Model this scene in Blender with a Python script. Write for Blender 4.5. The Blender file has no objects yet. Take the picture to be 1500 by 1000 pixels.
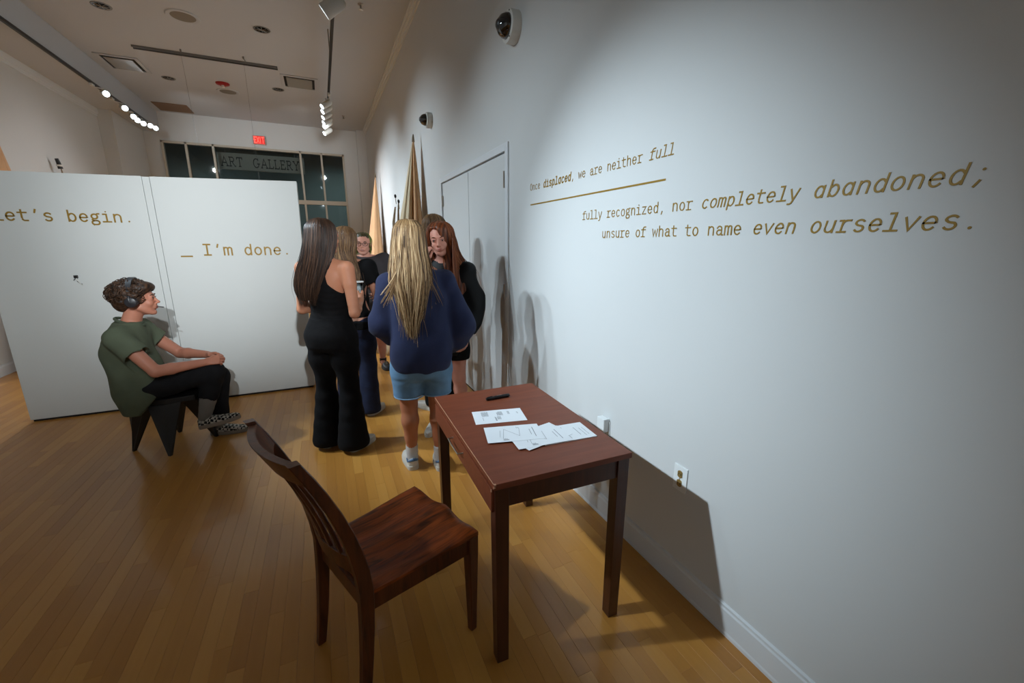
import bpy, math, random
import numpy as np
from mathutils import Matrix, Vector
random.seed(7); rng=np.random.default_rng(7)
PI=math.pi
sc=bpy.context.scene; COL=sc.collection
# ---------------------------------------------------------------- camera
cam_d=bpy.data.cameras.new('camera'); cam=bpy.data.objects.new('camera',cam_d); COL.objects.link(cam)
cam_d.sensor_width=36; cam_d.lens=605/1500*36; cam_d.clip_start=.02
pitch=math.atan(142/605); yaw=math.atan(280/math.hypot(605,142))
cam.location=(0,0,1.5); cam.rotation_euler=(PI/2-pitch,0,-yaw)
sc.camera=cam
sc.view_settings.view_transform='Standard'; sc.view_settings.look='None'
sc.view_settings.exposure=0.35; sc.view_settings.gamma=1; sc.view_settings.use_curve_mapping=False
w=bpy.data.worlds.new('world'); sc.world=w; w.use_nodes=True
w.node_tree.nodes['Background'].inputs[0].default_value=(.55,.6,.7,1)
w.node_tree.nodes['Background'].inputs[1].default_value=.0
COOL=(.74,.89,1.0); WARM=(1.0,.84,.70)
def spot(pos,aim,energy,angle,blend=1.0,color=COOL,size=.05,parent=None):
    d=bpy.data.lights.new('spot_beam','SPOT'); d.energy=energy; d.spot_size=math.radians(angle)
    d.spot_blend=blend; d.color=color; d.shadow_soft_size=size
    o=bpy.data.objects.new('spot_beam',d); COL.objects.link(o); o.location=pos
    o.rotation_euler=(Vector(aim)-Vector(pos)).to_track_quat('-Z','Y').to_euler()
    return o
# key heads of the left track, out of the frame: all but the last wash the right wall
KEYS=[((-2.95,2.15,3.72),(1.32,1.58,1.08),860,33),((-2.95,2.67,3.72),(1.32,2.9,1.1),200,52),((-2.95,3.2,3.72),(1.32,3.3,1.0),200,52),
      ((-2.95,6.4,3.86),(1.32,5.9,1.2),560,62),((-2.95,7.6,3.86),(1.32,8.6,1.3),800,62),((-2.95,4.2,3.80),(.75,3.0,.1),520,30)]  # last beam has no head: added to brighten the floor by the group
# right track: they wash the partition and the left wall
KEYR=[((.36,-4.2,3.86),(-.5,4.74,1.55),1750,22),((.36,-2.2,3.86),(-1.8,4.74,1.6),720,28),((.36,1.2,3.86),(-3.54,2.2,1.4),160,60)]
# fill beams added to raise the bounce light, set along both tracks
FILL=[((-2.95,-3.4,3.86),(1.32,-4.4,1.3),380),((-2.95,-5.4,3.86),(1.32,-5.6,1.5),380),((.36,-1.0,3.86),(-3.54,-1.8,1.3),190),((.36,-3.2,3.86),(-3.54,-3.4,1.3),330),((.36,-5.6,3.86),(-3.54,-5.4,1.5),330),((-2.6,9.4,3.6),(-1.5,12.3,3.5),70),((.3,9.2,3.6),(-.1,12.3,3.5),50),
  ((-2.80,9.0,3.70),(-1.6,6.4,0),260),((-2.80,9.7,3.70),(-.9,7.4,0),300),((-2.8,10.4,3.7),(-1.2,8.6,0),300),((-2.8,11.0,3.7),(-.6,9.6,0),300)]
BOUNCE=[]
# ---------------------------------------------------------------- helpers
def lin(c):
    return tuple(((x/255)/12.92 if x/255<=.04045 else (((x/255)+.055)/1.055)**2.4) for x in c)+(1,)
def N(nt,t,**kw):
    n=nt.nodes.new(t)
    for k,v in kw.items(): setattr(n,k,v)
    return n
MATS={}
def mat(name,c,rough=.6,metal=0,coat=0,bump=0,bscale=200,var=0,vscale=6,emis=None,estr=0,spec=None,sss=0,trans=0,stretch=None,sheen=0,coatr=.1,alpha=1):
    if name in MATS: return MATS[name]
    m=bpy.data.materials.new(name); m.use_nodes=True; nt=m.node_tree; b=nt.nodes['Principled BSDF']
    col=lin(c); b.inputs['Base Color'].default_value=col
    b.inputs['Roughness'].default_value=rough; b.inputs['Metallic'].default_value=metal
    b.inputs['Coat Weight'].default_value=coat; b.inputs['Coat Roughness'].default_value=coatr
    b.inputs['Transmission Weight'].default_value=trans; b.inputs['Sheen Weight'].default_value=sheen
    if spec is not None: b.inputs['Specular IOR Level'].default_value=spec
    if sss:
        b.inputs['Subsurface Weight'].default_value=sss; b.inputs['Subsurface Radius'].default_value=(.012,.005,.003); b.inputs['Subsurface Scale'].default_value=1
    if emis: b.inputs['Emission Color'].default_value=lin(emis); b.inputs['Emission Strength'].default_value=estr
    if var or bump:
        tc=N(nt,'ShaderNodeTexCoord'); mp=N(nt,'ShaderNodeMapping'); nt.links.new(tc.outputs['Object'],mp.inputs[0])
        if stretch: mp.inputs['Scale'].default_value=stretch
    if var:
        nz=N(nt,'ShaderNodeTexNoise'); nz.inputs['Scale'].default_value=vscale; nz.inputs['Detail'].default_value=6
        nt.links.new(mp.outputs[0],nz.inputs['Vector'])
        rp=N(nt,'ShaderNodeMapRange'); rp.inputs['From Min'].default_value=.3; rp.inputs['From Max'].default_value=.7
        rp.inputs['To Min'].default_value=1-var; rp.inputs['To Max'].default_value=1+var; nt.links.new(nz.outputs[0],rp.inputs[0])
        mx=N(nt,'ShaderNodeVectorMath',operation='SCALE'); mx.inputs[0].default_value=col[:3]
        nt.links.new(rp.outputs[0],mx.inputs['Scale']); nt.links.new(mx.outputs[0],b.inputs['Base Color'])
    if bump:
        n2=N(nt,'ShaderNodeTexNoise'); n2.inputs['Scale'].default_value=bscale; n2.inputs['Detail'].default_value=4
        nt.links.new(mp.outputs[0],n2.inputs['Vector'])
        bp=N(nt,'ShaderNodeBump'); bp.inputs['Strength'].default_value=bump; bp.inputs['Distance'].default_value=.003
        nt.links.new(n2.outputs[0],bp.inputs['Height']); nt.links.new(bp.outputs[0],b.inputs['Normal'])
    MATS[name]=m; return m
def fast_mesh(name,v,f,smooth=False,attr=None):
    v=np.asarray(v,np.float32); me=bpy.data.meshes.new(name)
    if isinstance(f,np.ndarray):
        k=f.shape[1]; me.vertices.add(len(v)); me.vertices.foreach_set('co',v.ravel())
        me.loops.add(f.size); me.loops.foreach_set('vertex_index',f.astype(np.int32).ravel())
        me.polygons.add(len(f)); me.polygons.foreach_set('loop_start',np.arange(0,f.size,k,dtype=np.int32))
        me.polygons.foreach_set('loop_total',np.full(len(f),k,np.int32)); me.update(calc_edges=True)
    else:
        me.from_pydata([tuple(x) for x in v.tolist()],[],f)
    me.polygons.foreach_set('use_smooth',np.full(len(me.polygons),bool(smooth)))
    if attr is not None:
        a=me.attributes.new('tint','FLOAT','POINT'); a.data.foreach_set('value',np.asarray(attr,np.float32))
    me.validate(); return me
def link(name,me,m,parent=None,loc=None):
    o=bpy.data.objects.new(name,me); COL.objects.link(o)
    if m is not None:
        for x in (m if isinstance(m,(list,tuple)) else [m]): me.materials.append(x)
    if parent: o.parent=parent
    if loc is not None: o.location=loc
    return o
class MB:
    def __init__(s): s.v=[]; s.f=[]; s.mi=[]
    def add(s,v,f,M=None,mi=0):
        n=len(s.v)
        for p in v: s.v.append(tuple(M@Vector(p)) if M is not None else tuple(p))
        for q in f: s.f.append(tuple(i+n for i in q)); s.mi.append(mi)
        return s
    def box(s,a,b,bev=0,M=None,mi=0):
        x0,y0,z0=a; x1,y1,z1=b; c=min(bev,(x1-x0)*.45,(y1-y0)*.45,(z1-z0)*.45)
        if c<=0:
            v=[(x,y,z) for z in (z0,z1) for y in (y0,y1) for x in (x0,x1)]
            return s.add(v,[(0,2,3,1),(4,5,7,6),(0,1,5,4),(2,6,7,3),(0,4,6,2),(1,3,7,5)],M,mi)
        import bmesh
        bm=bmesh.new(); bmesh.ops.create_cube(bm,size=1)
        for q in bm.verts: q.co=Vector(((x0+x1)/2+q.co.x*(x1-x0),(y0+y1)/2+q.co.y*(y1-y0),(z0+z1)/2+q.co.z*(z1-z0)))
        bmesh.ops.bevel(bm,geom=bm.edges[:],offset=c,segments=2,affect='EDGES',profile=.6)
        bm.verts.index_update(); v=[q.co.copy() for q in bm.verts]; f=[[q.index for q in p.verts] for p in bm.faces]; bm.free()
        return s.add(v,f,M,mi)
    def tube(s,pts,rad,n=8,caps=True,mi=0):
        pts=[Vector(p) for p in pts]
        if not isinstance(rad,(list,tuple)): rad=[rad]*len(pts)
        V=[]; t0=None; nrm=None
        for i,p in enumerate(pts):
            t=(pts[min(i+1,len(pts)-1)]-pts[max(i-1,0)]).normalized()
            if nrm is None:
                nrm=t.orthogonal().normalized()
            else:
                nrm=(nrm-t*nrm.dot(t)); nrm=nrm.normalized() if nrm.length>1e-6 else t.orthogonal().normalized()
            b=t.cross(nrm)
            for k in range(n):
                a=2*PI*k/n; V.append(p+(nrm*math.cos(a)+b*math.sin(a))*rad[i])
        F=[(i*n+k,i*n+(k+1)%n,(i+1)*n+(k+1)%n,(i+1)*n+k) for i in range(len(pts)-1) for k in range(n)]
        if caps: F+= [tuple(range(n-1,-1,-1)),tuple((len(pts)-1)*n+k for k in range(n))]
        return s.add(V,F,None,mi)
    def lathe(s,prof,n=24,M=None,mi=0):   # prof: (r,z)
        V=[(r*math.cos(2*PI*k/n),r*math.sin(2*PI*k/n),z) for r,z in prof for k in range(n)]
        F=[(i*n+k,i*n+(k+1)%n,(i+1)*n+(k+1)%n,(i+1)*n+k) for i in range(len(prof)-1) for k in range(n)]
        if prof[0][0]>1e-5: F.append(tuple(range(n-1,-1,-1)))
        if prof[-1][0]>1e-5: F.append(tuple((len(prof)-1)*n+k for k in range(n)))
        return s.add(V,F,M,mi)
    def prism(s,poly,h0,h1,M=None,mi=0):  # polygon in xy, extruded z
        n=len(poly); V=[(x,y,h0) for x,y in poly]+[(x,y,h1) for x,y in poly]
        F=[tuple(range(n-1,-1,-1)),tuple(range(n,2*n))]+[(i,(i+1)%n,(i+1)%n+n,i+n) for i in range(n)]
        return s.add(V,F,M,mi)
    def hexa(s,bot,top,mi=0):   # 4 bottom corners and 4 top corners (ccw)
        return s.add(list(bot)+list(top),[(3,2,1,0),(4,5,6,7),(0,1,5,4),(1,2,6,5),(2,3,7,6),(3,0,4,7)],None,mi)
    def build(s,name,m,parent=None,smooth=False,bevel=0,loc=None):
        me=bpy.data.meshes.new(name); me.from_pydata(s.v,[],s.f)
        if any(s.mi): me.polygons.foreach_set('material_index',s.mi)
        if smooth:
            me.polygons.foreach_set('use_smooth',[True]*len(me.polygons))
            try: me.set_sharp_from_angle(angle=math.radians(38))
            except Exception: pass
        me.update()
        o=link(name,me,m,parent,loc)
        if bevel:
            b=o.modifiers.new('bevel','BEVEL'); b.width=bevel; b.segments=2; b.limit_method='ANGLE'; b.angle_limit=math.radians(40)
        return o
def empty(name,loc=(0,0,0),rz=0):
    o=bpy.data.objects.new(name,None); COL.objects.link(o); o.location=loc; o.rotation_euler=(0,0,rz); o.empty_display_size=.1; return o
def tag(o,label,cat,group=None):
    o['label']=label; o['category']=cat
    if group: o['group']=group
    return o
def struct(o): o['kind']='structure'; return o
def aimM(pos,aim,up='Y'):
    return Matrix.Translation(pos)@(Vector(aim)-Vector(pos)).to_track_quat('Z',up).to_matrix().to_4x4()
# ---------------------------------------------------------------- materials
M_wall=mat('white_wall_paint',(204,206,205),.62,bump=.05,bscale=90,var=.012,vscale=1.2)
M_trim=mat('white_trim_paint',(212,216,218),.4)
M_ceil=mat('ceiling_paint',(184,188,192),.9,var=.02,vscale=.6)
M_panel=mat('partition_paint',(204,208,206),.55,bump=.04,bscale=80,var=.015,vscale=1.5)
M_dark=mat('dark_void',(14,13,12),.9)
M_black=mat('black_metal',(16,16,17),.4)
M_white=mat('white_enamel',(214,214,208),.4)
M_grey=mat('grey_metal',(128,126,122),.4,metal=.6)
M_chrome=mat('brushed_nickel',(176,170,160),.3,metal=1)
M_gold=mat('gold_vinyl',(146,114,36),.42,metal=.15)
def floor_mat():
    m=bpy.data.materials.new('maple_strip'); m.use_nodes=True; nt=m.node_tree; b=nt.nodes['Principled BSDF']; L=nt.links.new
    at=N(nt,'ShaderNodeAttribute'); at.attribute_name='tint'
    oi=N(nt,'ShaderNodeObjectInfo')
    geo=N(nt,'ShaderNodeNewGeometry'); mp=N(nt,'ShaderNodeMapping'); mp.inputs['Scale'].default_value=(60,3.2,3)
    ad=N(nt,'ShaderNodeVectorMath',operation='ADD'); cb=N(nt,'ShaderNodeCombineXYZ'); mu=N(nt,'ShaderNodeMath',operation='MULTIPLY'); mu.inputs[1].default_value=53.
    L(at.outputs['Fac'],mu.inputs[0]); L(mu.outputs[0],cb.inputs[1]); L(geo.outputs['Position'],ad.inputs[0]); L(cb.outputs[0],ad.inputs[1]); L(ad.outputs[0],mp.inputs[0])
    nz=N(nt,'ShaderNodeTexNoise'); nz.inputs['Scale'].default_value=1; nz.inputs['Detail'].default_value=5; nz.inputs['Distortion'].default_value=0; L(mp.outputs[0],nz.inputs['Vector'])
    n2=N(nt,'ShaderNodeTexNoise'); n2.inputs['Scale'].default_value=5; n2.inputs['Detail'].default_value=3; L(ad.outputs[0],n2.inputs['Vector'])
    r=N(nt,'ShaderNodeValToRGB'); e=r.color_ramp.elements
    e[0].position=0; e[0].color=lin((160,102,42)); e[1].position=1; e[1].color=lin((214,158,80))
    x=r.color_ramp.elements.new(.5); x.color=lin((192,134,60))
    s=N(nt,'ShaderNodeMath',operation='MULTIPLY'); s.inputs[1].default_value=.42; L(at.outputs['Fac'],s.inputs[0])
    t=N(nt,'ShaderNodeMath',operation='MULTIPLY_ADD'); t.inputs[1].default_value=.22; L(nz.outputs[0],t.inputs[0]); L(s.outputs[0],t.inputs[2])
    u=N(nt,'ShaderNodeMath',operation='MULTIPLY_ADD'); u.inputs[1].default_value=.05; L(n2.outputs[0],u.inputs[0]); L(t.outputs[0],u.inputs[2])
    v=N(nt,'ShaderNodeMath',operation='SUBTRACT'); v.inputs[1].default_value=-.14; L(u.outputs[0],v.inputs[0]); L(v.outputs[0],r.inputs[0])
    L(r.outputs[0],b.inputs['Base Color'])
    b.inputs['Roughness'].default_value=.36; b.inputs['Specular IOR Level'].default_value=.35; b.inputs['Coat Weight'].default_value=.26; b.inputs['Coat Roughness'].default_value=.09
    n3=N(nt,'ShaderNodeTexNoise'); n3.inputs['Scale'].default_value=9; L(geo.outputs['Position'],n3.inputs['Vector'])
    bp=N(nt,'ShaderNodeBump'); bp.inputs['Strength'].default_value=.06; bp.inputs['Distance'].default_value=.004; L(n3.outputs[0],bp.inputs['Height'])
    L(bp.outputs[0],b.inputs['Normal']); L(bp.outputs[0],b.inputs['Coat Normal'])
    return m
def wood_mat(name,c1,c2,rough=.35,scale=(4,40,40),coat=.3):
    m=bpy.data.materials.new(name); m.use_nodes=True; nt=m.node_tree; b=nt.nodes['Principled BSDF']; L=nt.links.new
    tc=N(nt,'ShaderNodeTexCoord'); mp=N(nt,'ShaderNodeMapping'); mp.inputs['Scale'].default_value=scale; L(tc.outputs['Object'],mp.inputs[0])
    nz=N(nt,'ShaderNodeTexNoise'); nz.inputs['Scale'].default_value=1; nz.inputs['Detail'].default_value=7; nz.inputs['Distortion'].default_value=1.2; L(mp.outputs[0],nz.inputs['Vector'])
    r=N(nt,'ShaderNodeValToRGB'); e=r.color_ramp.elements; e[0].position=.3; e[0].color=lin(c1); e[1].position=.72; e[1].color=lin(c2)
    L(nz.outputs[0],r.inputs[0]); L(r.outputs[0],b.inputs['Base Color']); b.inputs['Roughness'].default_value=rough
    b.inputs['Coat Weight'].default_value=coat; b.inputs['Coat Roughness'].default_value=.2
    bp=N(nt,'ShaderNodeBump'); bp.inputs['Strength'].default_value=.12; bp.inputs['Distance'].default_value=.002; L(nz.outputs[0],bp.inputs['Height']); L(bp.outputs[0],b.inputs['Normal'])
    return m
M_floor=floor_mat()
# ---------------------------------------------------------------- room
XL,XR,YB,YF,ZC=-3.54,1.32,-7.0,12.3,4.35
floor=struct(MB().box((XL-.1,YB-.1,-.12),(XR+.1,YF+.1,-.022)).build('floor',M_dark))
BW=.0572
def board_geo(x0,x1,y0,y1):
    g=.00012; c=.0006; z0,z1,z2=-.02,-c,0.
    x0+=g;x1-=g;y0+=g;y1-=g
    return [(x0,y0,z0),(x1,y0,z0),(x1,y1,z0),(x0,y1,z0),(x0,y0,z1),(x1,y0,z1),(x1,y1,z1),(x0,y1,z1),(x0+c,y0+c,z2),(x1-c,y0+c,z2),(x1-c,y1-c,z2),(x0+c,y1-c,z2)]
BF=np.array([(0,1,5,4),(1,2,6,5),(2,3,7,6),(3,0,4,7),(4,5,9,8),(5,6,10,9),(6,7,11,10),(7,4,8,11),(8,9,10,11)])
boards=[]
nx=int((XR-XL)/BW)+1
for i in range(nx):
    x1=XR-i*BW; x0=max(x1-BW,XL); y=YB+random.random()*.5
    yy=[YB]
    while y<YF: yy.append(y); y+=random.choice([.35,.5,.65,.8,1.0,1.2,1.4,1.6])*random.uniform(.9,1.1)
    yy.append(YF)
    for a,b in zip(yy[:-1],yy[1:]):
        if b-a>.04: boards.append((x0,x1,a,b,random.random()))
cR=Vector((math.cos(yaw),-math.sin(yaw),0)); cF=Vector((math.sin(yaw)*math.cos(pitch),math.cos(yaw)*math.cos(pitch),-math.sin(pitch))); cU=cR.cross(cF)
def proj(p):
    q=Vector(p)-Vector((0,0,1.5)); z=q.dot(cF)
    return (750+605*q.dot(cR)/z,500-605*q.dot(cU)/z,z) if z>.05 else (0,0,-1)
def score(b):
    tot=0;n=6
    for k in range(n):
        y=b[2]+(b[3]-b[2])*(k+.5)/n; u,v,z=proj(((b[0]+b[1])/2,y,0))
        if z>0 and -10<u<1510 and 0<v<1010: tot+=(b[3]-b[2])/n*BW/z**3
    return tot
boards.sort(key=score,reverse=True)
for k,b in enumerate(boards[:300]):
    if score(b)<=0: break
    me=fast_mesh('floor_board',np.array(board_geo(*b[:4])),BF,attr=[b[4]]*12); link('floor_board',me,M_floor,floor)
rest=boards[300:]
V=np.concatenate([np.array(board_geo(*b[:4])) for b in rest]); F=np.concatenate([BF+12*i for i in range(len(rest))])
o=link('floor_boards',fast_mesh('floor_boards',V,F,attr=np.repeat([b[4] for b in rest],12)),M_floor,floor); o['kind']='stuff'
# right wall with the double door recess, built from slabs round the opening
DY0,DY1,DZ=3.03,4.87,2.18
wr=MB(); T=.14
wr.box((XR,YB,0),(XR+T,DY0,ZC)); wr.box((XR,DY0,DZ),(XR+T,DY1,ZC)); wr.box((XR,DY1,0),(XR+T,YF,ZC)); wr.box((XR+.1,DY0,0),(XR+T,DY1,DZ))
struct(wr.build('wall_right',M_wall))
wl=MB().box((XL-T,YB,0),(XL,YF,ZC)); struct(wl.build('wall_left',M_wall))
struct(MB().box((XL-T,YB-T,0),(XR+T,YB,ZC)).build('wall_back',M_wall))
WX0,WX1,WZ=-3.04,.76,3.76
wf=MB(); wf.box((XL-T,YF,0),(WX0,YF+T,ZC)); wf.box((WX1,YF,0),(XR+T,YF+T,ZC)); wf.box((WX0,YF,WZ),(WX1,YF+T,ZC)); wf.box((WX0,YF,0),(WX1,YF+T,.12))
struct(wf.build('wall_front',M_wall))
cl=MB().box((XL-T,YB-T,ZC),(XR+T,YF+T,ZC+.1)); ceil=struct(cl.build('ceiling',M_ceil))
struct(MB().box((XL,YB,3.93),(-3.02,YF,ZC),bev=.004).build('trim_1',M_ceil))
# mouldings: crown on the right, picture rail under the soffit, corner pilasters
tr=MB()
for k,(dx,dz) in enumerate(((.07,.02),(.045,.05),(.02,.09))): tr.box((XR-dx,YB,ZC-dz),(XR,YF,ZC-dz+.04 if k else ZC))
struct(tr.build('trim_2',M_trim)); tl=MB().box((XL,YB,3.84),(XL+.03,YF,3.93)); tl.box((XL,YB,3.80),(XL+.015,YF,3.84)); struct(tl.build('trim_3',M_trim))
struct(MB().box((1.09,YF-.16,0),(XR,YF,ZC),bev=.005).build('trim_4',M_wall))
struct(MB().box((XL,10.75,0),(XL+.22,YF,3.93),bev=.005).build('trim_5',M_wall))
def baseboard(name,x,y0,y1,sgn):
    m=MB(); s=sgn
    pr=[(0,0),(.016,0),(.016,.012),(.013,.02),(.013,.105),(.009,.112),(.009,.122),(0,.127)]
    V=[(x-s*a,y,z) for y in (y0,y1) for a,z in pr]; n=len(pr)
    m.add(V,[tuple(range(n)),tuple(range(2*n-1,n-1,-1))]+[(i,i+n,(i+1)%n+n,(i+1)%n) for i in range(n)])
    return struct(m.build(name,M_trim))
baseboard('baseboard_right_near',XR,YB,DY0-.05,1); baseboard('baseboard_right_far',XR,DY1+.05,YF-.16,1); baseboard('baseboard_left',XL,YB,10.75,-1)
# double door
door=struct(empty('door_1',(XR,(DY0+DY1)/2,0)))
def dpart(m,name,mt,bev=0): 
    o=m.build(name,mt,door,bevel=bev); o.location=-Vector(door.location); return o
yc=3.945
dpart(MB().box((XR+.003,DY0+.012,.008),(XR+.05,yc-.005,DZ-.012)),'door_leaf',M_wall,.002)
dpart(MB().box((XR+.003,yc+.005,.008),(XR+.05,DY1-.012,DZ-.012)),'door_leaf',M_wall,.002)
fr=MB(); fr.box((XR-.014,DY0-.05,0),(XR+.018,DY0+.004,DZ+.05),.003); fr.box((XR-.014,DY1-.004,0),(XR+.018,DY1+.05,DZ+.05),.003); fr.box((XR-.014,DY0+.004,DZ-.004),(XR+.018,DY1-.004,DZ+.05),.003)
dpart(fr,'door_frame',M_trim)
dpart(MB().box((XR+.062,DY0,0),(XR+.07,DY1,DZ)),'door_gap',M_dark)
for y in (DY0+.03,DY1-.03):
    for z in (.25,1.13,1.98):
        h=MB(); h.box((XR-.004,y-.016,z-.055),(XR+.004,y+.016,z+.055),.002)
        h.tube([(XR-.008,y,z-.06),(XR-.008,y,z+.06)],.008,8); dpart(h,'hinge',M_chrome)
# ---------------------------------------------------------------- window wall
M_frame=mat('cream_window_frame',(182,174,158),.5)
M_glass=mat('window_glass',(150,165,170),.02,spec=.8)
def glass_mat():
    m=bpy.data.materials.new('clear_glass'); m.use_nodes=True; nt=m.node_tree; nt.nodes.clear(); L=nt.links.new
    o=N(nt,'ShaderNodeOutputMaterial'); t=N(nt,'ShaderNodeBsdfTransparent'); t.inputs[0].default_value=(.72,.76,.76,1); g=N(nt,'ShaderNodeBsdfGlossy'); g.inputs['Roughness'].default_value=.03
    f=N(nt,'ShaderNodeFresnel'); f.inputs[0].default_value=1.5; mx=N(nt,'ShaderNodeMixShader'); L(f.outputs[0],mx.inputs[0]); L(t.outputs[0],mx.inputs[1]); L(g.outputs[0],mx.inputs[2]); L(mx.outputs[0],o.inputs[0]); return m
M_glass=glass_mat()
win=struct(empty('window_1',(-1.14,YF,0)))
def wpart(m,name,mt,par=None):
    o=m.build(name,mt,par or win)
    if par is None: o.location=-Vector(win.location)
    return o
wpart(MB().box((WX0,YF-.03,.12),(WX0+.045,YF+.09,WZ),.004),'window_frame',M_frame)
wpart(MB().box((WX1-.045,YF-.03,.12),(WX1,YF+.09,WZ),.004),'window_frame',M_frame)
wpart(MB().box((WX0,YF-.03,WZ-.045),(WX1,YF+.09,WZ),.004),'window_frame',M_frame)
wpart(MB().box((WX0,YF-.035,2.50),(WX1,YF+.09,2.60),.004),'transom',M_frame)
mx=[WX0+.03,-2.586,-2.07,-.26,.22,WX1-.03]
for x in mx[1:-1]: wpart(MB().box((x-.022,YF-.03,.12),(x+.022,YF+.09,WZ),.004),'mullion',M_frame)
for a,b in zip(mx[:-1],mx[1:]):
    for z0,z1 in ((.12,2.52),(2.58,WZ-.03)):
        wpart(MB().box((a+.02,YF+.02,z0),(b-.02,YF+.028,z1)),'pane',M_glass)
# hallway seen through the glass
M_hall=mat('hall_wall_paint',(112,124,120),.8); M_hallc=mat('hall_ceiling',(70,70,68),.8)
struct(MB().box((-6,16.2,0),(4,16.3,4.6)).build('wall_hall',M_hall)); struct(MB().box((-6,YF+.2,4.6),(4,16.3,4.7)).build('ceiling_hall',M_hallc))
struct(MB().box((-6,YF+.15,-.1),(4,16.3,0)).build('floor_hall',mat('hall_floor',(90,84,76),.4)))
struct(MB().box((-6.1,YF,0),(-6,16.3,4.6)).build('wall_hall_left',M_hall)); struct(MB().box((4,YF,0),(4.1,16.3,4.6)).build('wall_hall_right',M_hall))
fas=tag(MB().box((-2.08,12.62,3.28),(-.2,12.72,3.66),.004).build('sign_fascia',mat('fascia_grey',(178,174,164),.6)),'grey sign band behind the top windows carrying serif lettering','sign board')
for x,y in ((-3.0,14.2),(.9,14.6)):  # lamps added to light the hallway behind the glass
    l=tag(empty('hall_fill_light',(x,y,4.6)),('long cool lamp added to light the hall behind the leftmost window panes' if x<0 else 'small bright lamp added to light the hall behind the right-hand window panes'),'lamp')
    w2=.55 if x<0 else .14
    MB().box((-w2,-.14,-.04),(w2,.14,0),.006).build('housing',M_grey,l)
    MB().box((-w2+.02,-.12,-.046),(w2-.02,.12,-.04)).build('diffuser',mat('hall_fill_glow',(200,225,255),.5,emis=(190,220,255),estr=3.),l)
    spot((x,y,4.5),(x,y,0),150,160,color=(.8,.95,1))
# ---------------------------------------------------------------- stroke lettering (slab mono)
def arc(cx,cy,rx,ry,a0,a1,n=12):
    return [(cx+rx*math.cos(math.radians(a0+(a1-a0)*i/n)),cy+ry*math.sin(math.radians(a0+(a1-a0)*i/n))) for i in range(n+1)]
def dot(x,y,r=.045): return ('dot',x,y,r)
XH=.50; AS=.70
G={
'o':[arc(.3,.25,.19,.25,0,360,22)],
'O':[arc(.3,.34,.2,.34,0,360,24)],
'n':[[(.12,0),(.12,XH)],[(.12,.33)]+arc(.3,.33,.17,.17,160,0,10)+[(.47,0)]],
'h':[[(.12,0),(.12,AS)],[(.12,.33)]+arc(.3,.33,.17,.17,160,0,10)+[(.47,0)]],
'm':[[(.07,0),(.07,XH)],[(.07,.38)]+arc(.185,.39,.105,.11,170,0,8)+[(.29,0)],[(.29,.38)]+arc(.41,.39,.105,.11,170,0,8)+[(.515,0)]],
'u':[[(.12,XH),(.12,.17)]+arc(.285,.17,.165,.17,180,345,10),[(.47,XH),(.47,0)]],
'c':[arc(.31,.25,.19,.25,48,312,16)],
'e':[[(.11,.26),(.49,.26)]+arc(.3,.25,.19,.25,2,318,18)],
'a':[[(.13,.40)]+arc(.29,.36,.15,.14,150,0,9)+[(.44,.06),(.47,0),(.54,0)],[(.44,.28),(.27,.28)]+arc(.27,.14,.15,.14,90,270,9)+[(.33,.01),(.44,.1)]],
'd':[[(.47,0),(.47,AS)],arc(.29,.25,.175,.25,40,320,16)],
'D':[],
'b':[[(.13,0),(.13,AS)],arc(.31,.25,.175,.25,-140,140,16)],
'p':[[(.13,-.19),(.13,XH)],arc(.31,.25,.175,.25,-140,140,16)],
'g':[arc(.27,.34,.155,.155,0,360,18),[(.37,.46),(.44,.52),(.52,.52)],[(.2,.2),(.14,.13),(.2,.07),(.38,.07)]+arc(.36,-.06,.13,.13,85,-85,8)+[(.2,-.19)]+arc(.2,-.07,.1,.12,-90,-270,8)],
'i':[[(.14,XH),(.31,XH),(.31,0)],[(.1,0),(.52,0)],dot(.3,.67)],
'l':[[(.12,AS),(.3,AS),(.3,0)],[(.08,0),(.52,0)]],
'r':[[(.09,XH),(.22,XH),(.22,0)],[(.08,0),(.42,0)],[(.22,.3)]+arc(.39,.34,.165,.16,165,80,7)+[(.52,XH)]],
's':[arc(.31,.37,.16,.13,35,180,9)+[(.17,.33),(.25,.27),(.38,.24)]+arc(.32,.13,.16,.13,55,-150,12)],
't':[[(.24,.66),(.24,.14)]+arc(.36,.14,.12,.14,180,270,6)+[(.5,0)],[(.08,XH),(.48,XH)]],
'f':[[(.26,0),(.26,.55)]+arc(.4,.55,.14,.14,180,90,6)+[(.52,.69)],[(.1,XH),(.5,XH)],[(.1,0),(.44,0)]],
'v':[[(.09,XH),(.3,0),(.51,XH)]],
'w':[[(.05,XH),(.16,0),(.3,.42),(.44,0),(.55,XH)]],
'y':[[(.09,XH),(.3,0)],[(.51,XH),(.27,-.14),(.2,-.19),(.1,-.19)]],
'z':[[(.12,XH),(.48,XH),(.12,0),(.5,0)]],
'L':[[(.14,AS),(.14,0),(.52,0)]],
'I':[[(.12,AS),(.48,AS)],[(.3,AS),(.3,0)],[(.12,0),(.48,0)]],
"'":[[(.34,AS),(.29,.52)]],
',':[[(.33,.06),(.25,-.12)]],
';':[dot(.33,.44,.05),[(.34,.06),(.25,-.13)]],
'.':[dot(.3,.04,.055)],
'_':[[(.02,-.08),(.6,-.08)]],
' ':[]}
G['q']=[[(.46,0),(.46,XH)],arc(.29,.25,.175,.25,40,320,16)]   # single-storey italic a
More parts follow.
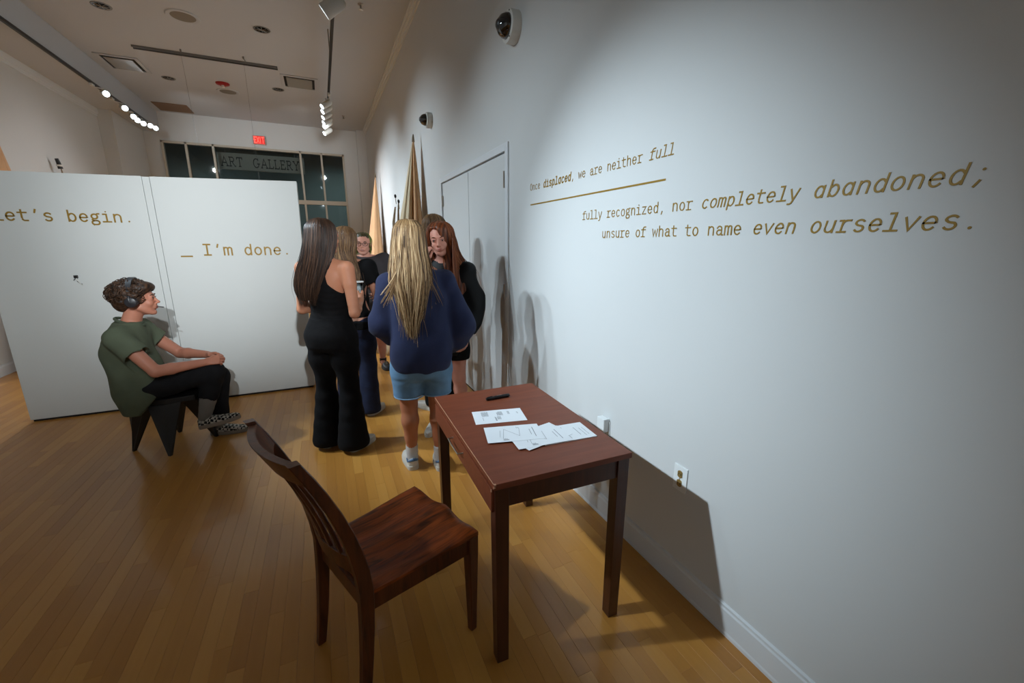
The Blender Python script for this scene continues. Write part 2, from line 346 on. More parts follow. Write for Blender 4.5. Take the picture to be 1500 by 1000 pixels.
SER={'A':[([(.04,0),(.36,.72),(.68,0)],0),([(.16,.25),(.56,.25)],0),([(-.03,0),(.14,0)],0),([(.56,0),(.78,0)],0)],
'R':[([(.1,0),(.1,.7),(.38,.7)],0),(arc(.36,.53,.17,.17,90,-90,8)+[(.1,.36)],0),([(.3,.36),(.58,0),(.68,0)],0),([(.0,0),(.2,0)],0),([(.0,.7),(.12,.7)],0)],
'T':[([(.02,.58),(.04,.7),(.62,.7),(.64,.58)],0),([(.33,.7),(.33,0)],0),([(.22,0),(.44,0)],0)],
'G':[(arc(.38,.35,.32,.36,45,330,18)+[(.66,.3)],0),([(.52,.3),(.76,.3)],0),([(.62,.6),(.62,.72)],0)],
'L':[([(.1,.7),(.1,0),(.52,0),(.56,.14)],0),([(.0,.7),(.22,.7)],0),([(0,0),(.1,0)],0)],
'E':[([(.52,.58),(.5,.7),(.1,.7),(.1,0),(.54,0),(.58,.14)],0),([(.1,.37),(.4,.37)],0),([(0,.7),(.1,.7)],0),([(0,0),(.1,0)],0)],
'Y':[([(.04,.7),(.34,.34),(.34,0)],0),([(.62,.7),(.34,.34)],0),([(-.04,.7),(.14,.7)],0),([(.52,.7),(.72,.7)],0),([(.24,0),(.44,0)],0)]}
SW={'A':.78,'R':.72,'T':.68,'G':.84,'L':.6,'E':.64,'Y':.7,' ':.42}
def stroke(mb,pl,wd,T,h=.0012,mi=0):
    """flat ribbon of width wd along the polyline pl (glyph plane), T maps (x,y,depth) to space"""
    n=len(pl); L=[];R=[]
    closed=(abs(pl[0][0]-pl[-1][0])<1e-6 and abs(pl[0][1]-pl[-1][1])<1e-6)
    for i in range(n):
        a=pl[i-1] if i>0 else (pl[-2] if closed else None); b=pl[i+1] if i<n-1 else (pl[1] if closed else None); p=pl[i]
        def nr(u,v):
            dx,dy=v[0]-u[0],v[1]-u[1]; l=math.hypot(dx,dy) or 1; return (-dy/l,dx/l)
        if a is None: m=nr(p,b); k=1
        elif b is None: m=nr(a,p); k=1
        else:
            m1,m2=nr(a,p),nr(p,b); m=(m1[0]+m2[0],m1[1]+m2[1]); l=math.hypot(*m)
            if l<.3: m=m1;k=1
            else: m=(m[0]/l,m[1]/l); k=min(1/max(.35,(m[0]*m1[0]+m[1]*m1[1])),1.8)
        x,y=p
        if a is None: dx,dy=m[1],-m[0]; x-=dx*wd*.45;y-=dy*wd*.45
        if b is None: dx,dy=m[1],-m[0]; x+=dx*wd*.45;y+=dy*wd*.45
        L.append((x+m[0]*wd/2*k,y+m[1]*wd/2*k)); R.append((x-m[0]*wd/2*k,y-m[1]*wd/2*k))
    V=[T(x,y,h) for x,y in L]+[T(x,y,h) for x,y in R]+[T(x,y,0) for x,y in L]+[T(x,y,0) for x,y in R]
    F=[]
    for i in range(n-1):
        F+=[(i,i+1,n+i+1,n+i),(i,2*n+i,2*n+i+1,i+1),(n+i,n+i+1,3*n+i+1,3*n+i)]
    F+=[(0,n,3*n,2*n),(n-1,3*n-1,4*n-1,2*n-1)]
    mb.add(V,F)
def glyph(mb,ch,T,wd=.07,skew=0,h=.0012):
    S=lambda x,y,d:T(x+skew*y,y,d)
    for gi,g in enumerate(G[ch]):
        if gi: h+=.00016
        if g[0]=='dot':
            _,x,y,r=g; pts=[S(x+r*math.cos(2*PI*k/12),y+r*math.sin(2*PI*k/12),h) for k in range(12)]
            p2=[S(x+r*math.cos(2*PI*k/12),y+r*math.sin(2*PI*k/12),0) for k in range(12)]
            mb.add(pts+p2,[tuple(range(12))]+[(k,k+12,(k+1)%12+12,(k+1)%12) for k in range(12)])
        else: stroke(mb,g,wd,S,h)
def wall_line(parent,text,y0,z0,adv,styles):
    em=adv/.6; px,py,pz=parent.location
    for i,ch in enumerate(text):
        if ch==' ': continue
        wd,sk=styles(i); ya=y0-i*adv; c2=ch
        if sk and ch=='a': c2='q'
        m=MB(); glyph(m,c2,lambda x,y,d:(XR-d-px-.0003,ya-x*em-py,z0+y*em-pz),wd,sk)
        m.build('comma' if ch==',' else 'letter',M_gold,parent)
a=.03600
t1='Once displaced, we are neither full'; t2='fully recognized, nor completely abandoned;'; t3='unsure of what to name even ourselves.'
w1=tag(empty('wall_lettering',(XR,2.63,1.852)),'top line of gold vinyl lettering on the right wall, above the gold rule','lettering')
wall_line(w1,t1,2.632,1.852,(2.632-1.352)/35,lambda i:(.125,.18) if 5<=i<14 else ((.075,.18) if i>=31 else (.070,0)))
w2=tag(empty('wall_lettering',(XR,1.99,1.632)),'middle line of gold vinyl lettering on the right wall, ending in a semicolon','lettering')
wall_line(w2,t2,1.992,1.632,(1.992-.452)/42.6,lambda i:(.078,.18) if i>=22 else (.072,0))
w3=tag(empty('wall_lettering',(XR,1.80,1.534)),'lowest line of gold vinyl lettering on the right wall, ending in a full stop','lettering')
wall_line(w3,t3,1.806,1.534,(1.806-.447)/37.6,lambda i:(.080,.18) if i>=23 else (.075,0))
tag(MB().box((XR-.0015,1.388,1.7565),(XR-.0002,2.624,1.7645)).build('wall_rule',M_gold),'thin straight gold vinyl rule under the top line of wall lettering','line')
# ---------------------------------------------------------------- partition
PY=4.745
part=tag(empty('partition_wall',(-1.3,PY,0)),'free-standing white two-panel gallery partition carrying two gold phrases','partition')
def pp(m,n,mt,**k): 
    o=m.build(n,mt,part,**k); o.location=-Vector(part.location); return o
TH=.16
def slab(x0b,x1b,x0t,x1t,z1a,z1b,y0,y1,z0=.018):
    m=MB(); m.hexa([(x0b,y0,z0),(x1b,y0,z0),(x1b,y1,z0),(x0b,y1,z0)],[(x0t,y0,z1a),(x1t,y0,z1b),(x1t,y1,z1b),(x0t,y1,z1a)]); return m
pp(slab(-2.435,-1.352,-2.435,-1.352,2.055,2.072,PY,PY+TH),'panel',M_panel,bevel=.003)
pp(slab(-1.297,-.200,-1.297,-.160,2.072,2.098,PY,PY+TH),'panel',M_panel,bevel=.003)
pp(MB().box((-1.349,PY+.003,.018),(-1.300,PY+TH,2.068)),'hinge_strip',M_panel)
pp(MB().box((-2.42,PY+.01,0),(-.215,PY+TH-.01,.018)),'gap_shade',M_dark)  # dark slab stands in for the shaded gap under the panels
def part_text(x0,z0,adv,text,label,wd):
    em=adv/.6; e=tag(empty('wall_lettering',(x0,PY,z0)),label,'lettering')
    for i,ch in enumerate(text):
        if ch==' ': continue
        m=MB(); glyph(m,ch,lambda x,y,d:(i*adv+x*em,-d-.0004,y*em),wd); m.build('underscore' if ch=='_' else 'letter',M_gold,e)
part_text(-2.223-1.5*.0732,1.688,.0732,"Let's begin.",'gold phrase on the left partition panel, above the seated person',.095)
part_text(-.967-2.5*.0815,1.405,.0815,"_ I'm done.",'gold phrase with a leading underscore on the right partition panel',.095)
hk=tag(empty('cable_clip',(-1.917,PY,1.225)),'tiny black clip with loose wires stuck on the left partition panel','clip')
MB().box((-.012,-.02,-.002),(.012,0,.022),.003).build('clip_body',M_black,hk)
MB().tube([(0,-.012,0),(.008,-.02,-.02),(.02,-.012,-.045),(.028,-.006,-.06)],.004,6).build('wire',M_white,hk)
MB().tube([(0,-.01,0),(.004,-.012,-.03),(.03,-.008,-.055)],.003,6).build('wire',M_black,hk)
MB().tube([(.0,-.01,.0),(-.012,-.012,-.012),(-.02,-.008,-.02)],.002,6).build('wire',M_black,hk)
# ---------------------------------------------------------------- sign letters
x=-2.0; m_let=mat('bronze_letter',(44,40,36),.5)
scl=.205/.72; tot=0
txt='ART  GALLERY'
wid=sum(SW[c] for c in txt)+.12*len(txt); sx=(1.70)/wid
for c in txt:
    if c!=' ':
        m=MB()
        for q_,(pl,_) in enumerate(SER[c]): stroke(m,pl,.085,lambda u,v,d:(u*sx*1.0,-d,v*scl),.01+.0005*q_)
        o=m.build('letter',m_let,fas); o.location=(x,12.62,3.36)
    x+=(SW[c]+.12)*sx
for hx_ in (-1.9,-.4): MB().tube([(hx_,12.67,3.65),(hx_,12.67,4.6)],.012,8).build('hanger',M_grey,fas)
# ---------------------------------------------------------------- exit sign
ex=tag(empty('exit_sign',(-1.11,YF,3.93)),'red glowing exit sign on the far wall above the windows','sign')
MB().box((-.13,-.05,-.10),(.13,0,.10),.008).build('housing',mat('exit_housing',(196,150,140),.5),ex)
MB().box((-.112,-.056,-.084),(.112,-.05,.084)).build('face',mat('exit_face',(150,40,36),.5,emis=(235,40,34),estr=.55),ex)
m=MB(); M_ex=mat('exit_letter',(255,90,80),.5,emis=(255,70,60),estr=2.2)
for k,g in enumerate(([[(.45,.7),(0,.7),(0,0),(.45,0)],[(0,.36),(.38,.36)]],[[(0,0),(.5,.7)],[(0,.7),(.5,0)]],[[(.2,0),(.2,.7)]],[[(0,.7),(.5,.7)],[(.25,.7),(.25,0)]])):
    m=MB()
    for pl in g: stroke(m,pl,.13,lambda u,v,d:(-.098+k*.052+u*.084,-.056-d,-.06+v*.17),.002)
    m.build('letter',M_ex,ex)
# ---------------------------------------------------------------- ceiling fittings
def downlight(x,y,label,r=.10):
    e=tag(empty('recessed_downlight',(x,y,ZC)),label,'downlight','unlit ceiling downlights')
    MB().lathe([(r*.80,.0),(r*.8,-.004),(r,-.006),(r*1.04,0)],28).build('trim_ring',M_grey,e,True)
    MB().lathe([(0,-.003),(r*.5,-.0035),(r*.8,-.002)],24).build('reflector',mat('dark_reflector',(40,38,34),.15,metal=.8),e,True)
    m=MB()
    for k in range(4):
        a=k*PI/4; c,s=math.cos(a)*r*.78,math.sin(a)*r*.78; m.tube([(-c,-s,-.008),(c,s,-.008)],.004,6)
    m.build('baffle',mat('baffle_silver',(150,146,138),.3,metal=.8),e)
downlight(-.46,7.28,'chrome recessed downlight between the front round speaker and the right track')
downlight(-2.18,7.42,'chrome recessed downlight nearest the top left of the ceiling in view')
downlight(-2.17,9.9,'small recessed downlight just right of the mirror-like left vent')
downlight(-.46,9.73,'small recessed downlight just left below the right ceiling vent')
def speaker(x,y,label,r=.19):
    e=tag(empty('ceiling_speaker',(x,y,ZC)),label,'speaker','round ceiling speakers')
    MB().lathe([(r*.72,-.006),(r*.8,-.014),(r*.95,-.012),(r,0)],36).build('bezel',M_ceil,e,True)
    MB().lathe([(0,-.012),(r*.4,-.012),(r*.72,-.007)],36).build('grille',mat('speaker_mesh',(128,122,112),.7,bump=.5,bscale=400),e,True)
speaker(-1.339,7.31,'larger-looking round white ceiling speaker, the nearer of the two'); speaker(-1.346,10.25,'round ceiling speaker beside the red alarm, the farther of the two')
al=tag(empty('fire_alarm',(-1.354,9.8,ZC)),'round red ceiling fire alarm beside the far speaker','alarm')
MB().lathe([(.11,0),(.105,-.02),(.06,-.035),(0,-.037)],28).build('alarm_body',mat('alarm_red',(150,24,24),.4),al,True); MB().box((-.02,-.035,-.07),(.02,.035,-.034),.008).build('strobe',M_white,al)
def vent(x0,x1,y0,y1,label):
    cx,cy=(x0+x1)/2,(y0+y1)/2; a,b=(x1-x0)/2,(y1-y0)/2
    e=tag(empty('ceiling_vent',(cx,cy,ZC)),label,'vent'); m=MB()
    for q in ((-a,-b,a,-b+.05),(-a,b-.05,a,b),(-a,-b+.05,-a+.05,b-.05),(a-.05,-b+.05,a,b-.05)): m.box((q[0],q[1],-.016),(q[2],q[3],0),.003)
    m.build('vent_frame',M_ceil,e)
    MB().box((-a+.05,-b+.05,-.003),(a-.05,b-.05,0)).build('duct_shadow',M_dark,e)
    MB().box((-a+.09,-b+.10,-.02),(a-.09,b-.06,-.008),.003).build('face_plate',mat('vent_plate',(170,164,154),.25,metal=.3),e)
vent(-2.9,-2.36,9.1,9.75,'square ceiling vent near the left track, with bright reflections'); vent(-.37,.22,8.86,9.5,'square ceiling vent left of the right track')
tag(MB().box((-2.90,11.55,ZC-.012),(-2.30,12.15,ZC),.002).build('ceiling_access_panel',mat('tan_panel',(120,92,66),.7)),'flat tan square panel on the ceiling near the far wall','panel')
sl=tag(empty('linear_diffuser',(-1.32,8.6,ZC)),'long narrow grey slot bar across the ceiling','diffuser')
m=MB(); m.box((-.94,-.045,-.03),(.94,-.03,0)); m.box((-.94,.03,-.03),(.94,.045,0)); m.box((-.94,-.005,-.02),(.94,.005,0)); m.build('rail',M_grey,sl)
MB().box((-.94,-.03,-.006),(.94,.03,0)).build('slot',mat('slot_grey',(92,90,86),.5),sl)
for x,y,z,lb in ((-1.648,8.453,3.0,'thin wire hanging from a ceiling hook at the left of the slot bar'),(-.832,8.364,2.1,'thin wire hanging from a ceiling hook at the middle of the slot bar')):
    e=tag(empty('hanging_wire',(x,y,ZC)),lb,'wire')
    MB().tube([(0,0,0),(0,0,-.03)],.012,8).build('hook_base',M_grey,e)
    MB().tube([(0,0,-.03),(.02,0,-.05),(.02,0,-.075),(0,0,-.085),(-.015,0,-.07)],.006,6).build('hook',M_grey,e)
    MB().tube([(0,0,-.085),(.03 if x<-1 else 0,.02,z-ZC)],.0014,5).build('wire',mat('dark_wire',(70,66,62),.6),e)
for x,y,lb in ((.715,6.08,'sprinkler head on the ceiling near the top edge, right of the track'),(.743,11.0,'sprinkler head on the far ceiling beside the right track')):
    e=tag(empty('sprinkler_head',(x,y,ZC)),lb,'sprinkler')
    MB().lathe([(.035,0),(.03,-.012),(.012,-.016),(.01,-.05),(.028,-.06),(.028,-.064),(0,-.066)],16).build('sprinkler_body',M_chrome,e,True)
# ---------------------------------------------------------------- tracks and heads
def track(x,y0,y1,z,label,stems):
    e=tag(empty('lighting_track',(x,y0,z)),label,'light track')
    MB().box((-.018,0,-.02),(.018,y1-y0,.016),.003).build('rail',M_black,e)
    for s in stems: MB().tube([(0,s-y0,.016),(0,s-y0,ZC-z if x>-1 else 3.93-z)],.007,8).build('stem',M_grey,e)
    return e
track(-2.95,YB+.5,11.45,3.90,'long black lighting track under the left soffit',[-3,0,3,6,9.0,11.3]); track(.36,YB+.5,10.6,4.0,'black lighting track along the ceiling on the right',[-3,0,3,6.9,9.9])
M_lens=mat('lamp_lens',(240,250,255),.3,emis=(225,242,255),estr=7.0); M_head=mat('track_head_white',(205,203,196),.45)
def head(pos,aim,tz,label,on=True,r=.047,L=.19,glow=None,grp=None):
    """pos = centre of the lens; body extends backwards"""
    tx=-2.95 if pos[0]<-1 else .36
    e=tag(empty('track_spotlight',(tx,pos[1],tz)),label,'spotlight',grp); loc=Vector(e.location)
    P=Vector(pos); D=(Vector(aim)-P).normalized(); M=Matrix.Translation(P-loc)@D.to_track_quat('Z','Y').to_matrix().to_4x4()
    MB().lathe([(0,-L-.01),(r*.6,-L-.008),(r*.9,-L+.01),(r,-L+.03),(r,0),(r*.9,.004),(r*.88,-.012),(0,-.012)],26,M).build('housing',M_head,e,True)
    MB().lathe([(0,-.006),(r*.5,-.005),(r*.84,-.008),(r*.84,-.011)],22,M).build('lens',glow or M_lens,e,True)
    c=P-D*L*.55-loc; MB().tube([(0,0,-.021),(0,0,min(c.z+.09,-.06)),tuple(c+Vector((0,0,r+.012))),tuple(c)],.01,8).build('yoke',M_head,e)
    MB().box((-.02,-.05,-.05),(.02,.05,-.0205),.004).build('adapter',M_head,e)
    return e
names=['nearest','second','third','fourth','fifth','sixth','farthest']
SCRL=[((-2.80,9.02,3.76),(-1.0,5.4,2.4)),((-2.80,9.70,3.74),(-.4,5.0,2.3)),((-2.86,10.25,3.74),(-1.2,6.0,2.2)),((-2.88,10.5,3.74),(-.2,5.5,2.3)),((-2.86,10.72,3.74),(-.6,5.0,2.0)),((-2.82,10.95,3.76),(-.6,6,2.2)),((-2.80,11.18,3.77),(0,6,2.2))]
for i,(p,a) in enumerate(SCRL):
    head(p,a,3.9,'%s lit white track spotlight of the cluster on the left track'%names[i],grp='spotlights on the left track')
RY=[8.32,8.62,9.0,9.35,9.65,10.2]
for i,y in enumerate(RY):
    head((.235+.01*i,y,3.76),(-3.4,y-1.6,1.0),4.0,'%s lit white track spotlight of the cluster on the right track'%(names[i] if i<5 else 'farthest'),grp='spotlights on the right track')
head((.25,5.12,3.76),(-2.75,6.1,1.6),4.0,'big white track spotlight at the top edge, alone near the front of the right track',r=.075,L=.22)
for k,(p,a,e,an) in enumerate(KEYS):
    if k<3: head(p,a,3.9,'out-of-frame left track spotlight, %s of three aimed at the lettered wall'%('nearest','middle','farthest')[k],r=.06,grp='spotlights aimed at the lettered wall')
for p,a,e,an in KEYS+KEYR:
    D=(Vector(a)-Vector(p)).normalized(); spot(tuple(Vector(p)+D*.02),a,e,an,color=COOL if (p,a,e,an) in KEYS else (.90,.96,1))
for p,a,e in FILL: spot(p,a,e,70,color=(.90,.96,1))
spot((.26,5.17,3.72),(-3.5,7.5,1.2),40,50,color=(.9,.95,1))
spot((.2,9.0,3.7),(-3.5,8.6,1.6),120,60,color=(.95,.96,1)); spot((-2.75,10.2,3.7),(1.3,9.7,1.8),600,50,color=(.95,.96,1))
# ---------------------------------------------------------------- cameras on the wall
def dome(y,z,label,r=.072):
    e=tag(empty('security_camera',(XR,y,z)),label,'camera'); M=Matrix.Rotation(-PI/2,4,'Y')
    MB().lathe([(r,0),(r,.05),(r*.96,.062),(r*.78,.066),(r*.76,.064)],32,M).build('housing',M_white,e,True)
    MB().lathe([(r*.76,.062),(r*.74,.085),(r*.58,.112),(r*.32,.13),(0,.136)],28,M).build('dome',mat('smoked_dome',(10,10,12),.05,coat=1),e,True)
    MB().lathe([(r*.3,.131),(r*.2,.139),(0,.141)],16,M).build('lens_cap',M_black,e,True)
    for a in (0,2.1,4.2): MB().tube([(-.064,r*.87*math.cos(a),r*.87*math.sin(a)),(-.069,r*.87*math.cos(a),r*.87*math.sin(a))],.005,8).build('screw',M_grey,e)
dome(2.87,2.905,'larger-looking white dome security camera on the right wall above the door',.098); dome(5.25,2.92,'small far white dome security camera on the right wall beyond the door',.085)
# ---------------------------------------------------------------- outlets
M_plate=mat('white_plastic_plate',(222,226,226),.35); M_brass=mat('ivory_brass_outlet',(150,126,74),.35,metal=.4)
def outlet(y,z,label,white):
    e=tag(empty('wall_outlet',(XR,y,z)),label,'outlet')
    MB().box((-.006,-.036,-.058),(0,.036,.058),.0025).build('cover_plate',M_plate,e)
    for s in (-.021,.021):
        m=MB(); m.prism([(.0165*math.cos(2*PI*k/16),max(-.0125,min(.0125,.0165*math.sin(2*PI*k/16)))) for k in range(16)],0,.003,Matrix.Translation((-.006,0,s))@Matrix.Rotation(-PI/2,4,'Y'))
        o=m.build('socket',M_plate if white else M_brass,e)
        for t in (-.006,.006): MB().box((-.0095,t-.0012,s-.004),(-.0088,t+.0012,s+.005)).build('slot',M_dark,o)
    MB().tube([(-.006,0,0),(-.008,0,0)],.003,8).build('screw',M_chrome,e)
    return e
outlet(1.158,.520,'white wall outlet with brass sockets, half in the shadow of the table',False)
e=outlet(1.685,.52,'white wall outlet with a white plug adapter, just above the table edge',True)
MB().box((-.04,-.03,.0),(-.006,.03,.075),.004).build('adapter',M_plate,e)
# ---------------------------------------------------------------- table
M_table=wood_mat('dark_walnut_laminate',(106,50,28),(120,60,36),.5,(3,30,30),.0)
M_tleg=wood_mat('dark_stained_wood',(58,27,14),(76,38,20),.4,(30,30,3),.2)
M_edge=mat('worn_edge',(196,150,120),.6)
TX0,TX1,TY0,TY1,TZ=.447,1.0,1.107,1.975,.742
tb=tag(empty('writing_table',((TX0+TX1)/2,(TY0+TY1)/2,0)),'dark brown wooden writing table standing by the lettered right wall','table')
tb.rotation_euler=(0,0,math.radians(-1.2))
cxx,cyy=tb.location.x,tb.location.y; hx,hy=(TX1-TX0)/2,(TY1-TY0)/2
MB().box((-hx,-hy,TZ-.022),(hx,hy,TZ),.002).build('tabletop',M_table,tb)
for sx in (-1,1):
    for sy in (-1,1):
        a=sx*(hx-.006),sy*(hy-.006); b=sx*(hx-.062),sy*(hy-.062); b2=sx*(hx-.056),sy*(hy-.056)
        x0,x1=sorted((a[0],b2[0])); y0,y1=sorted((a[1],b2[1])); X0,X1=sorted((a[0]-sx*.004,a[0]-sx*.048)); Y0,Y1=sorted((a[1]-sy*.004,a[1]-sy*.048))
        m=MB(); m.hexa([(X0,Y0,0),(X1,Y0,0),(X1,Y1,0),(X0,Y1,0)],[(x0,y0,TZ-.022),(x1,y0,TZ-.022),(x1,y1,TZ-.022),(x0,y1,TZ-.022)]); m.build('leg',M_tleg,tb,bevel=.0015)
for sy in (-1,1): MB().box((-hx+.056,min(sy*(hy-.014),sy*(hy-.034)),TZ-.10),(hx-.056,max(sy*(hy-.014),sy*(hy-.034)),TZ-.022)).build('apron',M_tleg,tb)
MB().box((hx-.034,-hy+.056,TZ-.10),(hx-.014,hy-.056,TZ-.022)).build('apron',M_tleg,tb)
dr=MB().box((-hx-.004,-hy+.018,TZ-.112),(-hx+.016,hy-.03,TZ-.0265),.002).build('drawer',M_table,tb)
MB().box((-hx+.016,-hy+.07,TZ-.105),(hx-.05,hy-.07,TZ-.03)).build('drawer_box',M_tleg,dr)
h=MB(); h.tube([(-hx-.004,-.09,TZ-.056),(-hx-.026,-.088,TZ-.056),(-hx-.028,.0,TZ-.056),(-hx-.026,.058,TZ-.056),(-hx-.004,.06,TZ-.056)],.0035,8); h.build('handle',M_chrome,dr)
m=MB(); m.box((-hx-.0006,-hy+.004,TZ-.0015),(-hx+.0008,hy-.02,TZ+.0004)); m.box((-hx-.0012,-hy-.001,TZ-.013),(-hx+.005,-hy+.004,TZ-.008)); m.box((-hx+.001,-hy-.0006,TZ-.005),(-hx+.007,-hy+.006,TZ+.0004)); m.build('worn_edge',M_edge,tb)
MB().box((-hx-.005,-hy+.016,TZ-.034),(-hx-.002,-hy+.021,TZ-.026)).build('worn_edge',M_edge,tb)
# ---------------------------------------------------------------- papers
M_paper=mat('white_paper',(226,230,234),.6); M_ink=mat('grey_ink',(60,62,70),.8)
pc=0
def paper(cx,cy,rot,n,label,marks,zz=0,w=.142,l=.23):
    """card w x l, long axis along local x; rot in degrees"""
    global pc
    e=tag(empty('handout_sheet',(cx,cy,TZ+.0003+zz),math.radians(rot)),label,'paper')
    pc+=1
    MB().box((-l/2,-w/2,0),(l/2,w/2,.0006*n)).build('sheet',M_paper,e)
    z=.0006*n+.0003; m=MB(); T=lambda u,v,d:(u,v,z+d)
    for pl,wd in marks: stroke(m,pl,wd,T,.0001)
    m.build('print',M_ink,e); return e
def column(x,y0,y1,n,gap=.0035,wd=.0011):
    y0*=1.25; y1*=1.25   # rows of print running across the card
    return [([(x+k*gap,y0),(x+k*gap,y1-random.random()*.012)],wd) for k in range(n)]
diag=lambda o:[([(o-.02,-.045),(o-.005,.04)],.0009),([(o-.005,.04),(o+.05,-.03)],.0009),([(o+.05,-.03),(o+.06,.045)],.0008),([(o-.03,-.03),(o-.022,.03)],.0008)]
mk_a=column(-.075,.005,.048,9)+column(-.075,-.03,.0,1)+column(-.02,-.04,-.005,2,wd=.0016)+column(-.01,-.03,.0,5)+column(-.005,.005,.04,8)+column(.045,.01,.04,3)+column(.088,.01,.03,2)
paper(.664,1.618,-11.5,1,'single printed white card lying apart, nearest the black marker',mk_a)
mk_b=diag(-.03)+column(-.05,-.048,-.034,8,.003)+column(.07,-.02,.03,1,wd=.0014)+column(.085,-.035,.035,1,wd=.0018)+column(.02,.035,.045,3)
paper(.838,1.343,-4,6,'neat stack of printed white cards at the right end of the fan, nearest the wall',column(.06,-.03,.035,1,wd=.0016)+column(.08,-.04,.02,1)+column(.095,-.035,.02,1)+column(.0,.03,.045,4)+column(.01,-.045,-.02,1))
paper(.728,1.350,-4,1,'printed white card in the middle of the fan, lying on the stack',mk_b,.0048)
paper(.737,1.361,13,1,'tilted white card whose corner sticks out toward the front of the table',column(-.085,-.03,-.015,6,.003)+[([(-.10,.03),(-.04,.0)],.0009)],.0041)
paper(.648,1.422,-13.5,1,'topmost printed white card at the left end of the fan',mk_b,.0056)
mp=tag(empty('marker_pen',(.742,1.822,TZ+.009),math.radians(4)),'black marker pen lying at the far end of the table','pen')
MB().tube([(-.064,0,0),(-.060,0,0),(-.022,0,0),(-.02,0,0)],[.0065,.0078,.0084,.0078],14).build('cap',M_black,mp,True)
MB().tube([(-.021,0,0),(-.016,0,0),(.05,0,0),(.062,0,0),(.066,0,0)],[.0075,.0088,.0088,.0085,.006],14).build('barrel',M_black,mp,True)
MB().tube([(-.06,0,.0075),(-.03,0,.0095)],.0016,6).build('clip',M_black,mp)
m=MB()
for k in range(7): stroke(m,[(-.004+k*.004,-.002),(-.003+k*.004,.002)],.001,lambda u,v,d:(u,v*.9,.0088+d),.0002)
m.build('print',M_white,mp)
# ---------------------------------------------------------------- chair
M_chair=wood_mat('mahogany_stain',(64,26,8),(168,80,28),.38,(5,45,45),.15); M_chairv=wood_mat('mahogany_stain_upright',(54,24,9),(98,48,20),.4,(40,40,5),.15)
dv=Vector((.93,.37,0)).normalized(); ch=tag(empty('dining_chair',(-.018,1.345,0),math.atan2(dv.y,dv.x)),'dark stained wooden slat-back chair turned toward the table','chair')
# local: x forward, y LEFT (far side), z up ; far side = +y
def seat_mesh():
    nu,nv=22,22; V=[];F=[]
    for top in (1,0):
        for i in range(nu+1):
            for j in range(nv+1):
                a=i/nu; b=j/nv*2-1
                hw=.183+.034*a; x=-.015+.425*a+.012*math.sin(PI*(b+1)/2)*(a**3)*1.0; y=b*hw
                if top:
                    r=min(1,((1-a)*.425)/.03,((1-abs(b))*hw)/.03,(a*.425+.01)/.03); z=.452-.012*(1-min(1,r))**2
                    z-=.020*math.exp(-((abs(b)-.42)/.30)**2)*math.exp(-((a-.40)/.40)**2)+.006*math.exp(-((a-.35)/.3)**2)
                    z-=.014*math.exp(-((abs(b)-.45)/.26)**2)*a**4; z+= .004*math.exp(-(b/.12)**2)*a**2
                else: z=.424
                V.append((x,y,z))
    n=(nu+1)*(nv+1); I=lambda t,i,j:(0 if t else n)+i*(nv+1)+j
    for i in range(nu):
        for j in range(nv):
            F.append((I(1,i,j),I(1,i+1,j),I(1,i+1,j+1),I(1,i,j+1))); F.append((I(0,i,j),I(0,i,j+1),I(0,i+1,j+1),I(0,i+1,j)))
    for i in range(nu): F+= [(I(1,i,0),I(0,i,0),I(0,i+1,0),I(1,i+1,0)),(I(1,i+1,nv),I(0,i+1,nv),I(0,i,nv),I(1,i,nv))]
    for j in range(nv): F+= [(I(1,nu,j),I(0,nu,j),I(0,nu,j+1),I(1,nu,j+1)),(I(1,0,j+1),I(0,0,j+1),I(0,0,j),I(1,0,j))]
    m=MB(); m.add(V,F); return m
seat_mesh().build('seat',M_chair,ch,True)
def backx(z):   # post centre line: splayed foot, vertical at the seat, curved back above
    if z<.45: return -.022-.042*((.45-z)/.45)**1.6
    t=(z-.45)/.5; return -.022-.035*t-.125*t**1.9
def sweep_rect(pts,wx,wy,m):
    """pts: (x,y,z) centre, wx thickness in x, wy in y per point"""
    V=[];F=[]
    for (x,y,z),a,b in zip(pts,wx,wy):
        c=.003
        V+=[(x-a/2+c,y-b/2,z),(x+a/2-c,y-b/2,z),(x+a/2,y-b/2+c,z),(x+a/2,y+b/2-c,z),(x+a/2-c,y+b/2,z),(x-a/2+c,y+b/2,z),(x-a/2,y+b/2-c,z),(x-a/2,y-b/2+c,z)]
    n=len(pts)
    for i in range(n-1): F+=[(i*8+k,i*8+(k+1)%8,i*8+8+(k+1)%8,i*8+8+k) for k in range(8)]
    F+=[tuple(range(7,-1,-1)),tuple((n-1)*8+k for k in range(8))]; m.add(V,F)
def sidey(z): return .172+.02*max(0,(z-.45)/.5)+(.004*max(0,(.45-z)/.45))
for s in (1,-1):
    zs=[.0,.05,.12,.2,.3,.38,.45,.52,.6,.68,.76,.84,.9,.955]
    m=MB(); sweep_rect([(backx(z),s*sidey(z),z) for z in zs],[.030+.016*min(1,z/.4) if z<.45 else .046-.016*(z-.45)/.5 for z in zs],[.030 if z>.1 else .027 for z in zs],m)
    m.build('rear_leg',M_chairv,ch,True)
    m=MB(); sweep_rect([(.388-.004*(1-z/.42),s*(.196+.002*(1-z/.42)),z) for z in (0,.1,.25,.36,.424)],[.027,.031,.038,.043,.044],[.027,.031,.038,.043,.044],m); m.build('front_leg',M_chairv,ch,True)
    m=MB(); v=[]; 
    m.hexa([(0.0,s*.163-.009,.355),(.37,s*.196-.009,.355),(.37,s*.196+.009,.355),(0.0,s*.163+.009,.355)],[(0.0,s*.163-.009,.424),(.37,s*.196-.009,.424),(.37,s*.196+.009,.424),(0.0,s*.163+.009,.424)])
    m.build('side_rail',M_chairv,ch)
MB().box((.378,-.178,.362),(.396,.178,.424),.002).build('front_rail',M_chairv,ch)
